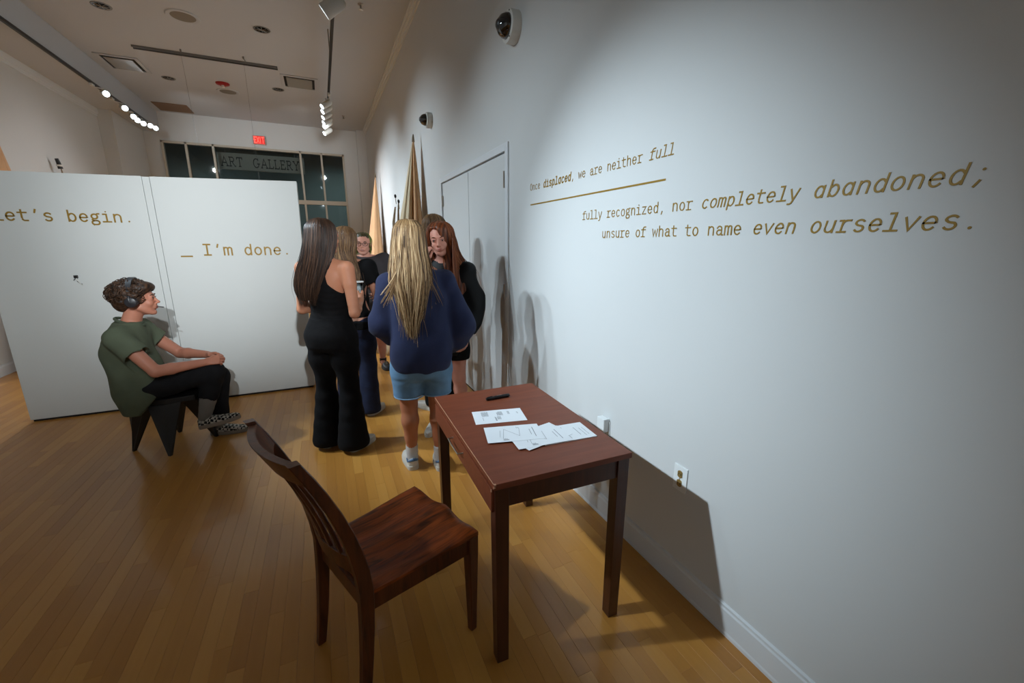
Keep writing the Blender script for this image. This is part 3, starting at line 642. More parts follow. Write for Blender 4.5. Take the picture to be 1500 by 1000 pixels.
MB().box((-.030,-.16,.362),(-.012,.16,.424),.002).build('rear_rail',M_chairv,ch)
def curved_rail(z0,z1,dep,th,name,crest=0):
    m=MB(); n=16; V=[];F=[]; hw=sidey(z0)-.012
    for i in range(n+1):
        b=i/n*2-1; y=b*hw; sag=-dep*(1-b*b)
        zt=z1+crest*(1-b*b); 
        for z in (z0,zt):
            x=backx(min(z,.955))+sag
            V+=[(x-th/2,y,z),(x+th/2,y,z)]
    for i in range(n): 
        a=i*4;c=a+4; F+=[(a,a+1,c+1,c),(a+2,c+2,c+3,a+3),(a,c,c+2,a+2),(a+1,a+3,c+3,c+1)]
    F+=[(0,2,3,1),(n*4,n*4+1,n*4+3,n*4+2)]; m.add(V,F); return m.build(name,M_chairv,ch,True,bevel=.003)
curved_rail(.862,.946,.036,.024,'crest_rail'); curved_rail(.50,.575,.030,.022,'lower_rail')
for yy in (-.105,-.052,0,.052,.105):
    b=yy/.17; m=MB(); zs=[.57,.62,.68,.74,.8,.866]
    sweep_rect([(backx(z)-.033*(1-b*b),yy*(1+.10*(z-.57)/.3),z) for z in zs],[.012]*6,[.030,.030,.032,.034,.037,.040],m); m.build('back_slat',M_chairv,ch,True)
# ---------------------------------------------------------------- stool
M_stool=mat('matt_black_stool',(22,21,21),.55,bump=.1,bscale=60)
st=tag(empty('faceted_stool',(-1.17,3.745,0)),'matt black faceted stool with pointed legs under the seated person','stool')
S=.20; 
feet=[(-.244,-.016),(.025,-.217),(.262,.02),(-.03,.238)]
topc=[(-.20,-.10),(.03,-.13),(.20,-.10),(.22,.02),(.19,.17),(-.02,.20),(-.2,.16),(-.215,.0)]
MB().prism(topc,.362,.402).build('seat',M_stool,st,bevel=.004)
tp=[(-.215,-.05,-.10,-.12),(-.08,-.125,.115,-.12),(.205,-.09,.20,.11),(-.11,.19,.09,.19)]
for (fx,fy),(ax,ay,bx,by) in zip(feet,tp):
    m=MB(); mxp=((ax+bx)/2,(ay+by)/2); inn=(mxp[0]*.35,mxp[1]*.35); out=(mxp[0]*1.12,mxp[1]*1.12)
    top=[(ax,ay,.364),(out[0],out[1],.364),(bx,by,.364),(inn[0],inn[1],.364)]
    r=.014; d=Vector((fx,fy,0)).normalized(); t=Vector((-d.y,d.x,0)); c=Vector((fx,fy,0))
    cr=((ax-fx)*(by-fy)-(ay-fy)*(bx-fx))
    b=[c+t*r*(-1 if (Vector((ax,ay,0))-Vector((bx,by,0))).dot(t)<0 else 1),c+d*r,c-t*r*(-1 if (Vector((ax,ay,0))-Vector((bx,by,0))).dot(t)<0 else 1),c-d*r]
    m.hexa([tuple(q) for q in b],top); m.build('leg',M_stool,st)
# ---------------------------------------------------------------- fabric sculptures
def cloth_mat(name,c,c2,tr=.35):
    m=mat(name,c,.85,bump=.25,bscale=300,var=.06,vscale=4,sheen=.2); return m
M_peach=cloth_mat('peach_cloth',(206,160,116),0); M_cream=cloth_mat('cream_cloth',(206,190,158),0); M_bark=mat('grey_bark',(128,112,90),.9,bump=.6,bscale=60,var=.25,vscale=30)
def drape(parent,name,m,apex,base,rx,ry,a0,a1,pleats,amp,power=1.0,ht=0,seed=0,off=(0,0)):
    """hanging cloth from a point; angles in radians about the vertical"""
    nu=int(40*(a1-a0)/PI)+10; nz=26; V=[];F=[]; L=apex[2]-ht; r=random.Random(seed); ph=r.random()*6
    for i in range(nz+1):
        t=i/nz; z=apex[2]-L*t; s=t**power
        cx=apex[0]+(base[0]-apex[0])*t+off[0]*math.sin(t*PI); cy=apex[1]+(base[1]-apex[1])*t+off[1]*math.sin(t*PI)
        for j in range(nu+1):
            a=a0+(a1-a0)*j/nu; w=1+amp*math.sin(pleats*a+ph+1.2*t)+amp*.4*math.sin(pleats*2.3*a+2*ph)
            V.append((cx+rx*s*w*math.cos(a)+.006*math.cos(a),cy+ry*s*w*math.sin(a)+.006*math.sin(a),z))
    for i in range(nz):
        for j in range(nu): q=i*(nu+1)+j; F.append((q,q+nu+1,q+nu+2,q+1))
    me=fast_mesh(name,np.array(V)-np.array(parent.location),np.array(F),True); o=link(name,me,m,parent)
    s=o.modifiers.new('thick','SOLIDIFY'); s.thickness=.004; return o
c2=tag(empty('draped_fabric',(1.02,9.9,0)),'tall smooth peach cloth cone hanging by the right wall near the windows','sculpture')
drape(c2,'peach_panel',M_peach,(1.22,9.95,2.95),(1.02,9.9,0),.29,.66,0,2*PI,5,.04)
MB().tube([(.20,.05,2.92),(.20,.05,2.96),(.205,.06,3.02)],[.02,.014,.006],8).build('top_tie',M_bark,c2)
c1=tag(empty('draped_fabric',(1.0,5.4,0)),'tall pleated cream and peach cloth tent hanging by the right wall, behind the blonde person','sculpture')
drape(c1,'peach_panel',M_peach,(1.22,5.83,2.83),(1.14,5.68,0),.16,.32,-2.2,2.2,6,.13,.8,seed=3)
drape(c1,'cream_panel',M_cream,(1.215,5.85,2.80),(.94,5.93,0),.28,.32,2.3,4.9,8,.11,1.0,seed=5)
drape(c1,'cream_panel',M_cream,(1.21,5.87,2.77),(.82,6.08,0),.28,.25,1.4,3.9,7,.12,1.15,seed=8,off=(.03,0))
MB().tube([(.22,.43,2.80),(.22,.43,2.85),(.225,.44,2.89)],[.02,.014,.006],8).build('top_tie',M_bark,c1)
bt=tag(empty('driftwood_branch',(.74,6.05,0)),'grey twisted branches leaning between the two right-hand cloth cones','branch')
for pts,rr in (([(.05,.1,0),(.10,.05,.6),(.14,.03,1.1),(.19,.0,1.5),(.205,.02,1.8),(.235,.0,2.0)],[.03,.028,.026,.022,.018,.01]),([(.12,.1,0),(.2,.05,.8),(.24,.03,1.4),(.265,.0,1.8),(.285,.02,2.06)],[.028,.024,.02,.016,.008])):
    MB().tube(pts,rr,8).build('branch',M_bark,bt,True)
for x,z in ((.25,2.14),(.29,2.075)): MB().tube([(x,0,z-.10),(x-.005,0,z-.03)],.004,6).build('twig',M_bark,bt); MB().lathe([(0,-.03),(.014,-.015),(.016,.01),(0,.03)],10,Matrix.Translation((x-.005,0,z))).build('bud',M_black,bt,True)
c3=tag(empty('draped_fabric',(-3.3,7.45,0)),'peach cloth cone on the left wall, cut by the left edge of the frame','sculpture')
drape(c3,'peach_panel',M_peach,(-3.42,7.3,3.1),(-3.3,7.3,0),.2,.62,0,2*PI,6,.03,seed=2)
c4=tag(empty('bundled_fabric',(-3.4,8.9,0)),'narrow black-tipped tan bundle on the left wall above the partition','sculpture')
drape(c4,'tan_wrap',M_bark,(-3.44,8.8,2.62),(-3.4,9.15,0),.10,.26,0,2*PI,6,.12,1.0,seed=4)
MB().tube([(-.04,-.11,2.60),(-.045,-.12,2.68),(-.05,-.14,2.74)],[.03,.026,.022],10).build('black_tip',M_black,c4,True)
MB().lathe([(.036,-.012),(.038,.0),(.036,.012)],12,Matrix.Translation((-.043,-.11,2.645))).build('binding',M_white,c4,True)
# ---------------------------------------------------------------- distance-field modelling of bodies, clothes and hair masses
class SDF:
    def __init__(s,lo,hi,h):
        s.lo=np.array(lo,float); s.h=h; s.n=np.ceil((np.array(hi)-s.lo)/h).astype(int)+1
        s.v=np.full(s.n,.5,np.float32)
    def blk(s,lo,hi):
        a=np.clip(np.floor((np.array(lo)-s.lo)/s.h).astype(int),0,s.n-1); b=np.clip(np.ceil((np.array(hi)-s.lo)/s.h).astype(int)+1,1,s.n)
        if np.any(b<=a): return None
        sl=tuple(slice(x,y) for x,y in zip(a,b))
        g=[(s.lo[i]+s.h*np.arange(a[i],b[i])).astype(np.float32) for i in range(3)]
        return sl,g[0][:,None,None],g[1][None,:,None],g[2][None,None,:]
    def comb(s,sl,d,k,op):
        v=s.v[sl]
        if op=='+':
            h=np.clip(.5+.5*(v-d)/k,0,1); s.v[sl]=v*(1-h)+d*h-k*h*(1-h)
        else:
            d=-d; h=np.clip(.5-.5*(v-d)/k,0,1); s.v[sl]=v*(1-h)+d*h+k*h*(1-h)
    def cap(s,a,b,ra,rb=None,k=.015,op='+'):
        rb=ra if rb is None else rb; a=np.array(a,float); b=np.array(b,float); m=max(ra,rb)+k+2*s.h
        B=s.blk(np.minimum(a,b)-m,np.maximum(a,b)+m)
        if B is None: return s
        sl,X,Y,Z=B; d=b-a; L=max(d@d,1e-9)
        t=np.clip(((X-a[0])*d[0]+(Y-a[1])*d[1]+(Z-a[2])*d[2])/L,0,1)
        r=np.sqrt((X-a[0]-t*d[0])**2+(Y-a[1]-t*d[1])**2+(Z-a[2]-t*d[2])**2)-(ra+(rb-ra)*t)
        s.comb(sl,r,k,op); return s
    def chain(s,pts,rad,k=.015):
        for i in range(len(pts)-1): s.cap(pts[i],pts[i+1],rad[i],rad[i+1],k)
        return s
    def ell(s,c,r,R=None,k=.012,op='+',o=None,sc=1.):
        """ellipsoid; with frame (R,o,sc): c is in that frame"""
        c=np.array(c,float); r=np.array(r,float)*sc; R=np.eye(3) if R is None else R
        if o is not None: c=np.array(o)+R@(c*sc)
        m=r.max()+k+2*s.h; B=s.blk(c-m,c+m)
        if B is None: return s
        sl,X,Y,Z=B; q=[(X-c[0])*R[0,i]+(Y-c[1])*R[1,i]+(Z-c[2])*R[2,i] for i in range(3)]
        k0=np.sqrt(sum((q[i]/r[i])**2 for i in range(3))); k1=np.sqrt(sum((q[i]/r[i]**2)**2 for i in range(3)))+1e-9
        s.comb(sl,k0*(k0-1)/k1,k,op); return s
    def loft(s,secs,k=.02,p=2.3,op='+'):
        """sections (z,cx,cy,rx,ry) descending or ascending in z"""
        S=resec(secs); m=k+2*s.h
        lo=[(S[:,1]-S[:,3]).min()-m,(S[:,2]-S[:,4]).min()-m,S[:,0].min()-m]; hi=[(S[:,1]+S[:,3]).max()+m,(S[:,2]+S[:,4]).max()+m,S[:,0].max()+m]
        B=s.blk(lo,hi); sl,X,Y,Z=B; z=Z.ravel(); f=lambda c:np.interp(z,S[:,0],S[:,c])[None,None,:]
        rx,ry=f(3),f(4); q=(np.abs((X-f(1))/rx)**p+np.abs((Y-f(2))/ry)**p)**(1/p)
        d=(q-1)*np.minimum(rx,ry); dz=np.maximum(z-S[-1,0],S[0,0]-z)[None,None,:]
        s.comb(sl,np.maximum(d,dz).astype(np.float32),k,op); return s
    def cut(s,fn):
        """fn(X,Y,Z) > 0 is removed"""
        B=s.blk(s.lo,s.lo+s.n*s.h); sl,X,Y,Z=B; s.v=np.maximum(s.v,fn(X,Y,Z)*np.ones_like(s.v)).astype(np.float32); return s
    def disp(s,fn):
        B=s.blk(s.lo,s.lo+s.n*s.h); sl,X,Y,Z=B; s.v=(s.v+fn(X,Y,Z)).astype(np.float32); return s
    def mesh(s):
        v=s.v; v[0]=v[-1]=.1; v[:,0]=v[:,-1]=.1; v[:,:,0]=v[:,:,-1]=.1
        ins=v<0
        c=[ins[i:ins.shape[0]-1+i,j:ins.shape[1]-1+j,k:ins.shape[2]-1+k] for i in (0,1) for j in (0,1) for k in (0,1)]
        cnt=sum(x.astype(np.int8) for x in c); act=(cnt>0)&(cnt<8)
        idx=np.full(act.shape,-1,np.int64); P=np.argwhere(act); idx[act]=np.arange(len(P))
        cv=np.stack([v[P[:,0]+i,P[:,1]+j,P[:,2]+k] for i in (0,1) for j in (0,1) for k in (0,1)],1)
        acc=np.zeros((len(P),3)); n=np.zeros(len(P)); O=[(i,j,k) for i in (0,1) for j in (0,1) for k in (0,1)]
        for a in range(8):
            for b in range(a+1,8):
                if sum(abs(O[a][t]-O[b][t]) for t in range(3))!=1: continue
                x,y=cv[:,a],cv[:,b]; m=(x<0)!=(y<0); t=np.where(m,x/(x-y+1e-12),0)
                for q in range(3): acc[:,q]+=np.where(m,O[a][q]+(O[b][q]-O[a][q])*t,0)
                n+=m
        co=(P+acc/n[:,None])*s.h+s.lo; F=[]
        for ax in range(3):
            sl0=[slice(1,-1)]*3; sl1=[slice(1,-1)]*3; sl0[ax]=slice(0,-1); sl1[ax]=slice(1,None)
            A=ins[tuple(sl0)];Bq=ins[tuple(sl1)]; E=np.argwhere(A!=Bq); ia=A[A!=Bq]
            off=np.array([1,1,1]); off[ax]=0; E=E+off
            u,w=[(1,2),(2,0),(0,1)][ax]; du=np.zeros(3,int);du[u]=1; dw=np.zeros(3,int);dw[w]=1
            g=lambda e:idx[e[:,0],e[:,1],e[:,2]]
            q=np.stack([g(E-du-dw),g(E-dw),g(E),g(E-du)],1); q[~ia]=q[~ia][:,::-1]; F.append(q)
        F=np.concatenate(F); F=F[(F>=0).all(1)]
        return co,F
def resec(secs):
    S=np.array(sorted([tuple(x) for x in secs]),float); n=len(S); out=[]
    for i in range(n-1):
        p0=S[max(i-1,0)];p1=S[i];p2=S[i+1];p3=S[min(i+2,n-1)]
        for k in range(8):
            t=k/8; q=.5*((2*p1)+(-p0+p2)*t+(2*p0-5*p1+4*p2-p3)*t*t+(-p0+3*p1-3*p2+p3)*t**3); q[0]=p1[0]+(p2[0]-p1[0])*t; q[3:]=np.maximum(q[3:],.004); out.append(q)
    out.append(S[-1]); return np.array(out)
def smooth(co,F,n=2,l=.5):
    for _ in range(n):
        a=np.zeros_like(co); c=np.zeros(len(co))
        for i,j in ((0,1),(1,2),(2,3),(3,0)):
            np.add.at(a,F[:,i],co[F[:,j]]); np.add.at(c,F[:,i],1); np.add.at(a,F[:,j],co[F[:,i]]); np.add.at(c,F[:,j],1)
        co=co*(1-l)+l*a/np.maximum(c,1)[:,None]
    return co
def emit(S,name,m,parent,sm=1,attr=None):
    co,F=S.mesh(); co=smooth(co,F,sm) if sm else co
    return link(name,fast_mesh(name,co,F,True,attr(co) if attr else None),m,parent)
def tubes(P,R,sides=4):
    """P (N,K,3) R (N,K) -> verts, quads"""
    Nn,K,_=P.shape; T=np.gradient(P,axis=1); T/=np.linalg.norm(T,axis=2,keepdims=True)+1e-9
    U=np.zeros_like(T); U[...,0]=.3; U[...,1]=1; A=np.cross(T,U); A/=np.linalg.norm(A,axis=2,keepdims=True)+1e-9; Bn=np.cross(T,A)
    ang=2*PI*np.arange(sides)/sides
    V=P[:,:,None,:]+R[:,:,None,None]*(A[:,:,None,:]*np.cos(ang)[None,None,:,None]+Bn[:,:,None,:]*np.sin(ang)[None,None,:,None])
    base=(np.arange(Nn)[:,None,None]*K+np.arange(K-1)[None,:,None])*sides; j=np.arange(sides)[None,None,:]; j2=(j+1)%sides
    F=np.stack([base+j,base+j2,base+sides+j2,base+sides+j],-1).reshape(-1,4)
    return V.reshape(-1,3),F
def hair_mat(name,c0,c1,c2,rough=.42):
    m=bpy.data.materials.new(name); m.use_nodes=True; nt=m.node_tree; b=nt.nodes['Principled BSDF']; L=nt.links.new
    at=N(nt,'ShaderNodeAttribute'); at.attribute_name='tint'; r=N(nt,'ShaderNodeValToRGB'); e=r.color_ramp.elements
    e[0].position=0; e[0].color=lin(c0); e[1].position=1; e[1].color=lin(c2); x=e.new(.5); x.color=lin(c1)
    L(at.outputs['Fac'],r.inputs[0]); L(r.outputs[0],b.inputs['Base Color']); b.inputs['Roughness'].default_value=rough; b.inputs['Specular IOR Level'].default_value=.35
    return m
def long_hair(parent,secs,m,nst,zend,h=.006,face=None,seed=0,strand_r=.0024,spread=.012,wave=.006,excl=1.15,zface=0,extra=0,tipfade=.5,root=None,fly=0.1):
    """hair mass (a loft following the head and back) under separate tapered locks; one mesh. excl = half angle kept free of hair at the face"""
    g=np.random.default_rng(seed); S=resec(secs); zt=S[-1,0]
    lo=[(S[:,1]-S[:,3]).min()-.03,(S[:,2]-S[:,4]).min()-.03,S[0,0]-.02]; hi=[(S[:,1]+S[:,3]).max()+.03,(S[:,2]+S[:,4]).max()+.03,zt+.03]
    D=SDF(lo,hi,h); D.loft(secs,k=.005,p=2.0)
    if face: 
        for c,r in face: D.ell(c,r,k=.01,op='-')
    ph=g.random(6)*6
    D.disp(lambda X,Y,Z: .0022*np.sin(X*210+ph[0]+3*np.sin(Z*14+ph[1]))+.0018*np.sin(X*90+Y*120+ph[2]+2*np.sin(Z*9)))
    co,F=D.mesh(); a0=.30+.22*np.sin(co[:,0]*230+4*np.sin(co[:,2]*11+ph[3]))+.12*np.sin(co[:,0]*540+co[:,1]*300)
    K=20; phi=g.random(nst)*2*PI
    # front of the head is +y: angle measured from +x
    dfr=np.abs((phi-PI/2+PI)%(2*PI)-PI); low=dfr<excl
    phi[low]=(-PI/2)+(g.random(low.sum())-.5)*2*(PI-excl-.05)
    ze=zend[0]+(zend[1]-zend[0])*g.random(nst)**1.3
    dfr=np.abs((phi-PI/2+PI)%(2*PI)-PI); ze+=np.clip((1.9-dfr)*.12,0,.12)*0
    t=np.linspace(0,1,K)[None,:]; z=zt-.006-(zt-.006-ze[:,None])*t**1.5
    f=lambda c:np.interp(z,S[:,0],S[:,c])
    off=g.normal(0,spread*.35,nst)[:,None]*t+spread*.35; w=wave*t*np.sin(t*(8+8*g.random(nst)[:,None])+g.random(nst)[:,None]*6)
    ph2=phi[:,None]+.0*t
    X=f(1)+(f(3)+off)*np.cos(ph2)+w; Y=f(2)+(f(4)+off)*np.sin(ph2)+w*.5
    if fly:
        fl=(g.random(nst)<fly)[:,None]*t**2*g.normal(0,.035,nst)[:,None]; X=X+fl
    P=np.stack([X,Y,z],2); P[:,0,2]=zt-.004
    rad=strand_r*(.6+.8*g.random(nst))[:,None]*np.where(t<tipfade,1,np.clip(1-(t-tipfade)/(1-tipfade),0.06,1)**.6)*np.ones((nst,K)); rad[:,0]*=.5
    V2,F2=tubes(P,rad); tint=np.repeat(np.clip(g.normal(.48,.30,nst),0,1),K*4)
    tv=np.repeat((t*np.ones((nst,K))).ravel(),4); tint=np.clip(tint*(.65+.5*np.clip(tv*2,0,1)) if root else tint,0,1)
    V=np.concatenate([co,V2]); FF=np.concatenate([F,F2+len(co)])
    a0=np.clip(a0*(.6 if root else 1),0,1)
    return link('hair',fast_mesh('hair',V,FF,True,np.concatenate([a0,tint])),m,parent)
def Rz(a): c,s=math.cos(a),math.sin(a); return np.array([[c,-s,0],[s,c,0],[0,0,1]])
def Rx(a): c,s=math.cos(a),math.sin(a); return np.array([[1,0,0],[0,c,-s],[0,s,c]])
def Ry(a): c,s=math.cos(a),math.sin(a); return np.array([[c,0,s],[0,1,0],[-s,0,c]])
def head_sdf(D,o,R,s=1.,smile=.5,wide=1.,ears=True):
    E=lambda c,r,k=.012,op='+',RR=None: D.ell(c,r,R if RR is None else R@RR,k,op,o,s) if RR is None else D.ell((0,0,0),np.array(r)*s,R@RR,k,op,np.array(o)+R@(np.array(c)*s))
    W=lambda p: np.array(o)+R@(np.array(p,float)*s)
    C=lambda a,b,ra,rb=None,k=.008,op='+': D.cap(W(a),W(b),ra*s,(ra if rb is None else rb)*s,k,op)
    E((0,-.012,.028),(.074*wide,.094,.080)); E((0,.032,-.03),(.056*wide,.055,.080),.02)
    C((-.046*wide,.005,-.055),(-.018,.060,-.096),.017,.014,.02); C((.046*wide,.005,-.055),(.018,.060,-.096),.017,.014,.02)
    E((0,.068,-.098),(.020,.017,.016),.012)
    E((-.034*wide,.064,-.030),(.021,.019,.021),.014); E((.034*wide,.064,-.030),(.021,.019,.021),.014)
    C((-.034,.079,.022),(.034,.079,.022),.009,.009,.012)
    for q in (-1,1): E((q*.031,.099,.004),(.018,.017,.012),.008,'-')
    for q in (-1,1): E((q*.031,.076,.0035),(.0135,.0135,.0125),.003)
    for q in (-1,1): C((q*.019,.087,.010),(q*.043,.082,.009),.003,.003,.004)
    C((0,.083,.010),(0,.104,-.026),.0065,.0095,.008); E((0,.106,-.029),(.0095,.010,.0085),.005)
    for q in (-1,1): E((q*.0115,.096,-.033),(.0075,.009,.0065),.004)
    E((0,.083,-.057),(.030,.012,.018),.012)
    cu=.006*smile
    for a,b in (((-.025-.005*smile,.076,-.058+cu),(-.009,.0885,-.0575)),((-.009,.0885,-.0575),(.009,.0885,-.0575)),((.009,.0885,-.0575),(.025+.005*smile,.076,-.058+cu))): C(a,b,.0034,.0034,.003)
    for a,b in (((-.024,.077,-.061+cu),(0,.0875,-.0670)),((0,.0875,-.0670),(.024,.077,-.061+cu))): C(a,b,.0042,.0042,.003)
    C((-.025,.086,-.0612+cu*.9),(0,.0945,-.0622),.0015,.0015,.002,'-'); C((0,.0945,-.0622),(.025,.086,-.0612+cu*.9),.0015,.0015,.002,'-')
    if ears:
        for q in (-1,1):
            RR=Rz(q*-.35); E((q*.077*wide,-.004,-.006),(.008,.018,.031),.006,'+',RR); E((q*.083*wide,.0,-.002),(.005,.010,.018),.003,'-',RR)
M_eye=mat('eye_white',(206,200,194),.15); M_iris=mat('dark_iris',(52,38,30),.1); M_lip=mat('lip_pink',(164,80,74),.4)
def face_parts(parent,o,R,s=1.,brow=(70,48,34),smile=.5,lip=M_lip,teeth=False):
    W=lambda p: Vector(np.array(o)+R@(np.array(p,float)*s)); RM=Matrix([list(r) for r in R]).to_4x4()
    for q in (-1,1):
        e=MB(); M=Matrix.Translation(W((q*.031,.0770,.002)))@RM@Matrix.Scale(s,4)@Matrix.Rotation(-PI/2,4,'X')@Matrix.Scale(.62,4,(0,1,0))
        r=.0118; e.lathe([(r*math.sin(a),r*math.cos(a)) for a in [PI*k/10 for k in range(10,-1,-1)]],16,M,0)
        M2=Matrix.Translation(W((q*.031,.0770,.002)))@RM@Matrix.Scale(s,4)@Matrix.Rotation(-PI/2,4,'X')
        e.lathe([(.0052,r*.93),(.0045,r*.985),(0,r*1.04)],14,M2,1); e.build('eye',[M_eye,M_iris],parent,True)
        b=MB(); b.tube([W((q*.016,.0895,.0225)),W((q*.028,.0905,.0275)),W((q*.038,.086,.0275)),W((q*.047,.078,.023))],[.0022*s,.0034*s,.003*s,.0014*s],6); b.build('eyebrow',mat('brow_%d_%d_%d'%brow,brow,.8),parent,True)
        l=MB(); l.tube([W((q*.018,.0895,.0065)),W((q*.031,.0935,.0105)),W((q*.044,.085,.007))],[.0012*s,.0018*s,.0014*s],5); l.build('eyelash',mat('lash_dark',(36,26,22),.8),parent,True)
    cu=.006*smile; l=MB()
    l.tube([W((-.026-.005*smile,.0795,-.0590+cu)),W((-.014,.0912,-.0578+cu*.25)),W((-.004,.0945,-.0568)),W((.004,.0945,-.0568)),W((.014,.0912,-.0578+cu*.25)),W((.026+.005*smile,.0795,-.0590+cu))],[.001*s,.0023*s,.0027*s,.0027*s,.0023*s,.001*s],7)
    l.tube([W((-.025,.0805,-.0610+cu)),W((-.012,.0906,-.0655+cu*.2)),W((0,.0936,-.0672)),W((.012,.0906,-.0655+cu*.2)),W((.025,.0805,-.0610+cu))],[.001*s,.0026*s,.0032*s,.0026*s,.001*s],7)
    l.build('lips',lip,parent,True)
    if teeth:
        t=MB(); t.tube([W((-.020,.0835,-.0600+cu*.8)),W((-.008,.0925,-.0620)),W((.008,.0925,-.0620)),W((.020,.0835,-.0600+cu*.8))],[.0015*s,.0034*s,.0034*s,.0015*s],6); t.build('teeth',mat('teeth_white',(222,214,200),.3),parent,True)
def hand_sdf(D,wrist,fwd,nrm,side,curl=.5,s=1.,spread=.10,thumb=.6,curls=None):
    """fwd = towards the fingertips, nrm = back of the hand, side=+1 when the thumb is on fwd x nrm"""
    f=np.array(fwd,float); f/=np.linalg.norm(f); n=np.array(nrm,float); n-=f*(n@f); n/=np.linalg.norm(n); t=np.cross(f,n)*side; w=np.array(wrist,float)
    base=w+f*.012*s
    off=[.030,.010,-.011,-.030]; mlen=[.085,.088,.083,.075]; fl=[.070,.078,.072,.056]
    for i in range(4):
        k0=w+t*off[i]*.55*s+f*.015*s; k1=w+f*mlen[i]*s+t*off[i]*s; D.cap(k0,k1,.0125*s,.0105*s,.010)
        c=(curls[i] if curls else curl); a=spread*(1.5-i)/1.5*(1-c); p=k1; ang=c*.75; L=fl[i]*s
        for j,(q,r0,r1) in enumerate(((.44,.0092,.0085),(.31,.0083,.0076),(.25,.0074,.0062))):
            d=f*math.cos(ang)-n*math.sin(ang); d=d+t*a; d/=np.linalg.norm(d); p2=p+d*L*q; D.cap(p,p2,r0*s,r1*s,.003); p=p2; ang+=c*(1.15 if j==0 else .75)
    b0=w+f*.018*s+t*.016*s-n*.004*s; d=f*.75+t*(.85-.5*thumb)-n*(.25+.5*thumb); d/=np.linalg.norm(d); b1=b0+d*.042*s
    D.cap(b0,b1,.0135*s,.0115*s,.010); d2=f*.95+t*(.15-.5*thumb)-n*.35*thumb; d2/=np.linalg.norm(d2); b2=b1+d2*.032*s; D.cap(b1,b2,.0105*s,.0095*s,.004); D.cap(b2,b2+(d2-n*.1)*.022*s,.0092*s,.0070*s,.003)
def shoe(parent,heel,yawd,up=0.,L=.26,W=.047,m_up=None,m_sole=None,H=.062,sole=.028,roll=0,collar=.085,name='shoe',accent=None,laces=None,slim=1.):
    """heel point on the ground, yawd degrees (0 = +y), up = pitch of the toe"""
    M=Matrix.Translation(heel)@Matrix.Rotation(math.radians(yawd),4,'Z')@Matrix.Rotation(up,4,'X')@Matrix.Rotation(roll,4,'Y')
    wl=lambda t: W*(.70+.42*math.sin(PI*min(1,t*1.02)**1.25)*.8)*(1 if t<.80 else math.sqrt(max(0,1-((t-.80)/.205)**2)))*(1 if t>.08 else math.sqrt(max(0,1-((.08-t)/.085)**2)))
    u=MB(); ns,nr=22,14; V=[];F=[]
    for i in range(ns+1):
        t=i/ns; y=t*L; w=max(wl(t),.002)*.96; hz=H*(1.0 if t<.32 else (1-(t-.32)/.42*.45 if t<.74 else .55*math.sqrt(max(0.02,1-((t-.74)/.27)**2)))); hz*= .9+.1*math.cos(t*3)
        if t<.36: hz=collar*(1-.15*math.sin(t/.36*PI))-sole+.0
        for j in range(nr+1):
            a=PI*j/nr; c=math.cos(a); s_=math.sin(a); top=t<.36
            x=w*(abs(c)**(.62))*(1 if c>0 else -1); 
            if top: x*= (1-.25*s_**2)
            V.append((x,y+(0.006*s_ if i==0 else 0),sole+hz*(s_**.75)))
    for i in range(ns):
        for j in range(nr): q=i*(nr+1)+j; F.append((q,q+nr+1,q+nr+2,q+1))
    F.append(tuple(range(nr,-1,-1)))
    u.add(V,F,M); so=u.build(name,m_up,parent,True)
    b=MB(); n=40; ring=[]
    for i in range(n):
        k=i/n; t=k*2 if k<.5 else 2-k*2; sg=1 if k<.5 else -1; t=.5-.5*math.cos(PI*t); ring.append((sg*max(wl(t),0)*1.05,t*L*1.01-.003))
    V=[];lv=[(1.0,0),(1.03,.003),(1.03,sole-.002),(.99,sole+.001)]
    for sc_,z in lv: V+=[(x*sc_,y,z) for x,y in ring]
    F=[(i+n*l,(i+1)%n+n*l,(i+1)%n+n*(l+1),i+n*(l+1)) for l in range(3) for i in range(n)]+[tuple(range(n-1,-1,-1)),tuple(range(3*n,4*n))]
    b.add(V,F,M); b.build('sole',m_sole,so,True)
    if accent:
        q=MB(); 
        for sg in (-1,1): q.tube([M@Vector((0,-.001,sole+.052)),M@Vector((sg*wl(.03)*.75,.004,sole+.046)),M@Vector((sg*wl(.12)*1.0,.03,sole+.030)),M@Vector((sg*wl(.2)*.96,.055,sole+.045))],[.012,.009,.006,.003],8)
        q.build('heel_tab',accent,so,True)
    if laces:
        q=MB()
        for k in range(4): y=L*(.42+.07*k); z=sole+H*(.92-.10*k); q.tube([M@Vector((-.018,y,z-.008)),M@Vector((0,y+.004,z+.002)),M@Vector((.018,y,z-.008))],.0025,5)
        q.build('laces',laces,so,True)
    return so
def skin_mat(name,c): return mat(name,c,.52,sss=.12,bump=.03,bscale=500,var=.05,vscale=14,spec=.35)
def fab(name,c,rough=.9,b=.25,bs=350,v=.08,vs=9,sheen=.0): return mat(name,c,rough,bump=b,bscale=bs,var=v,vscale=vs,sheen=sheen,spec=.18)
def person(name_label,loc,heading):
    e=tag(empty('person',loc,math.radians(heading)),name_label,'person'); return e
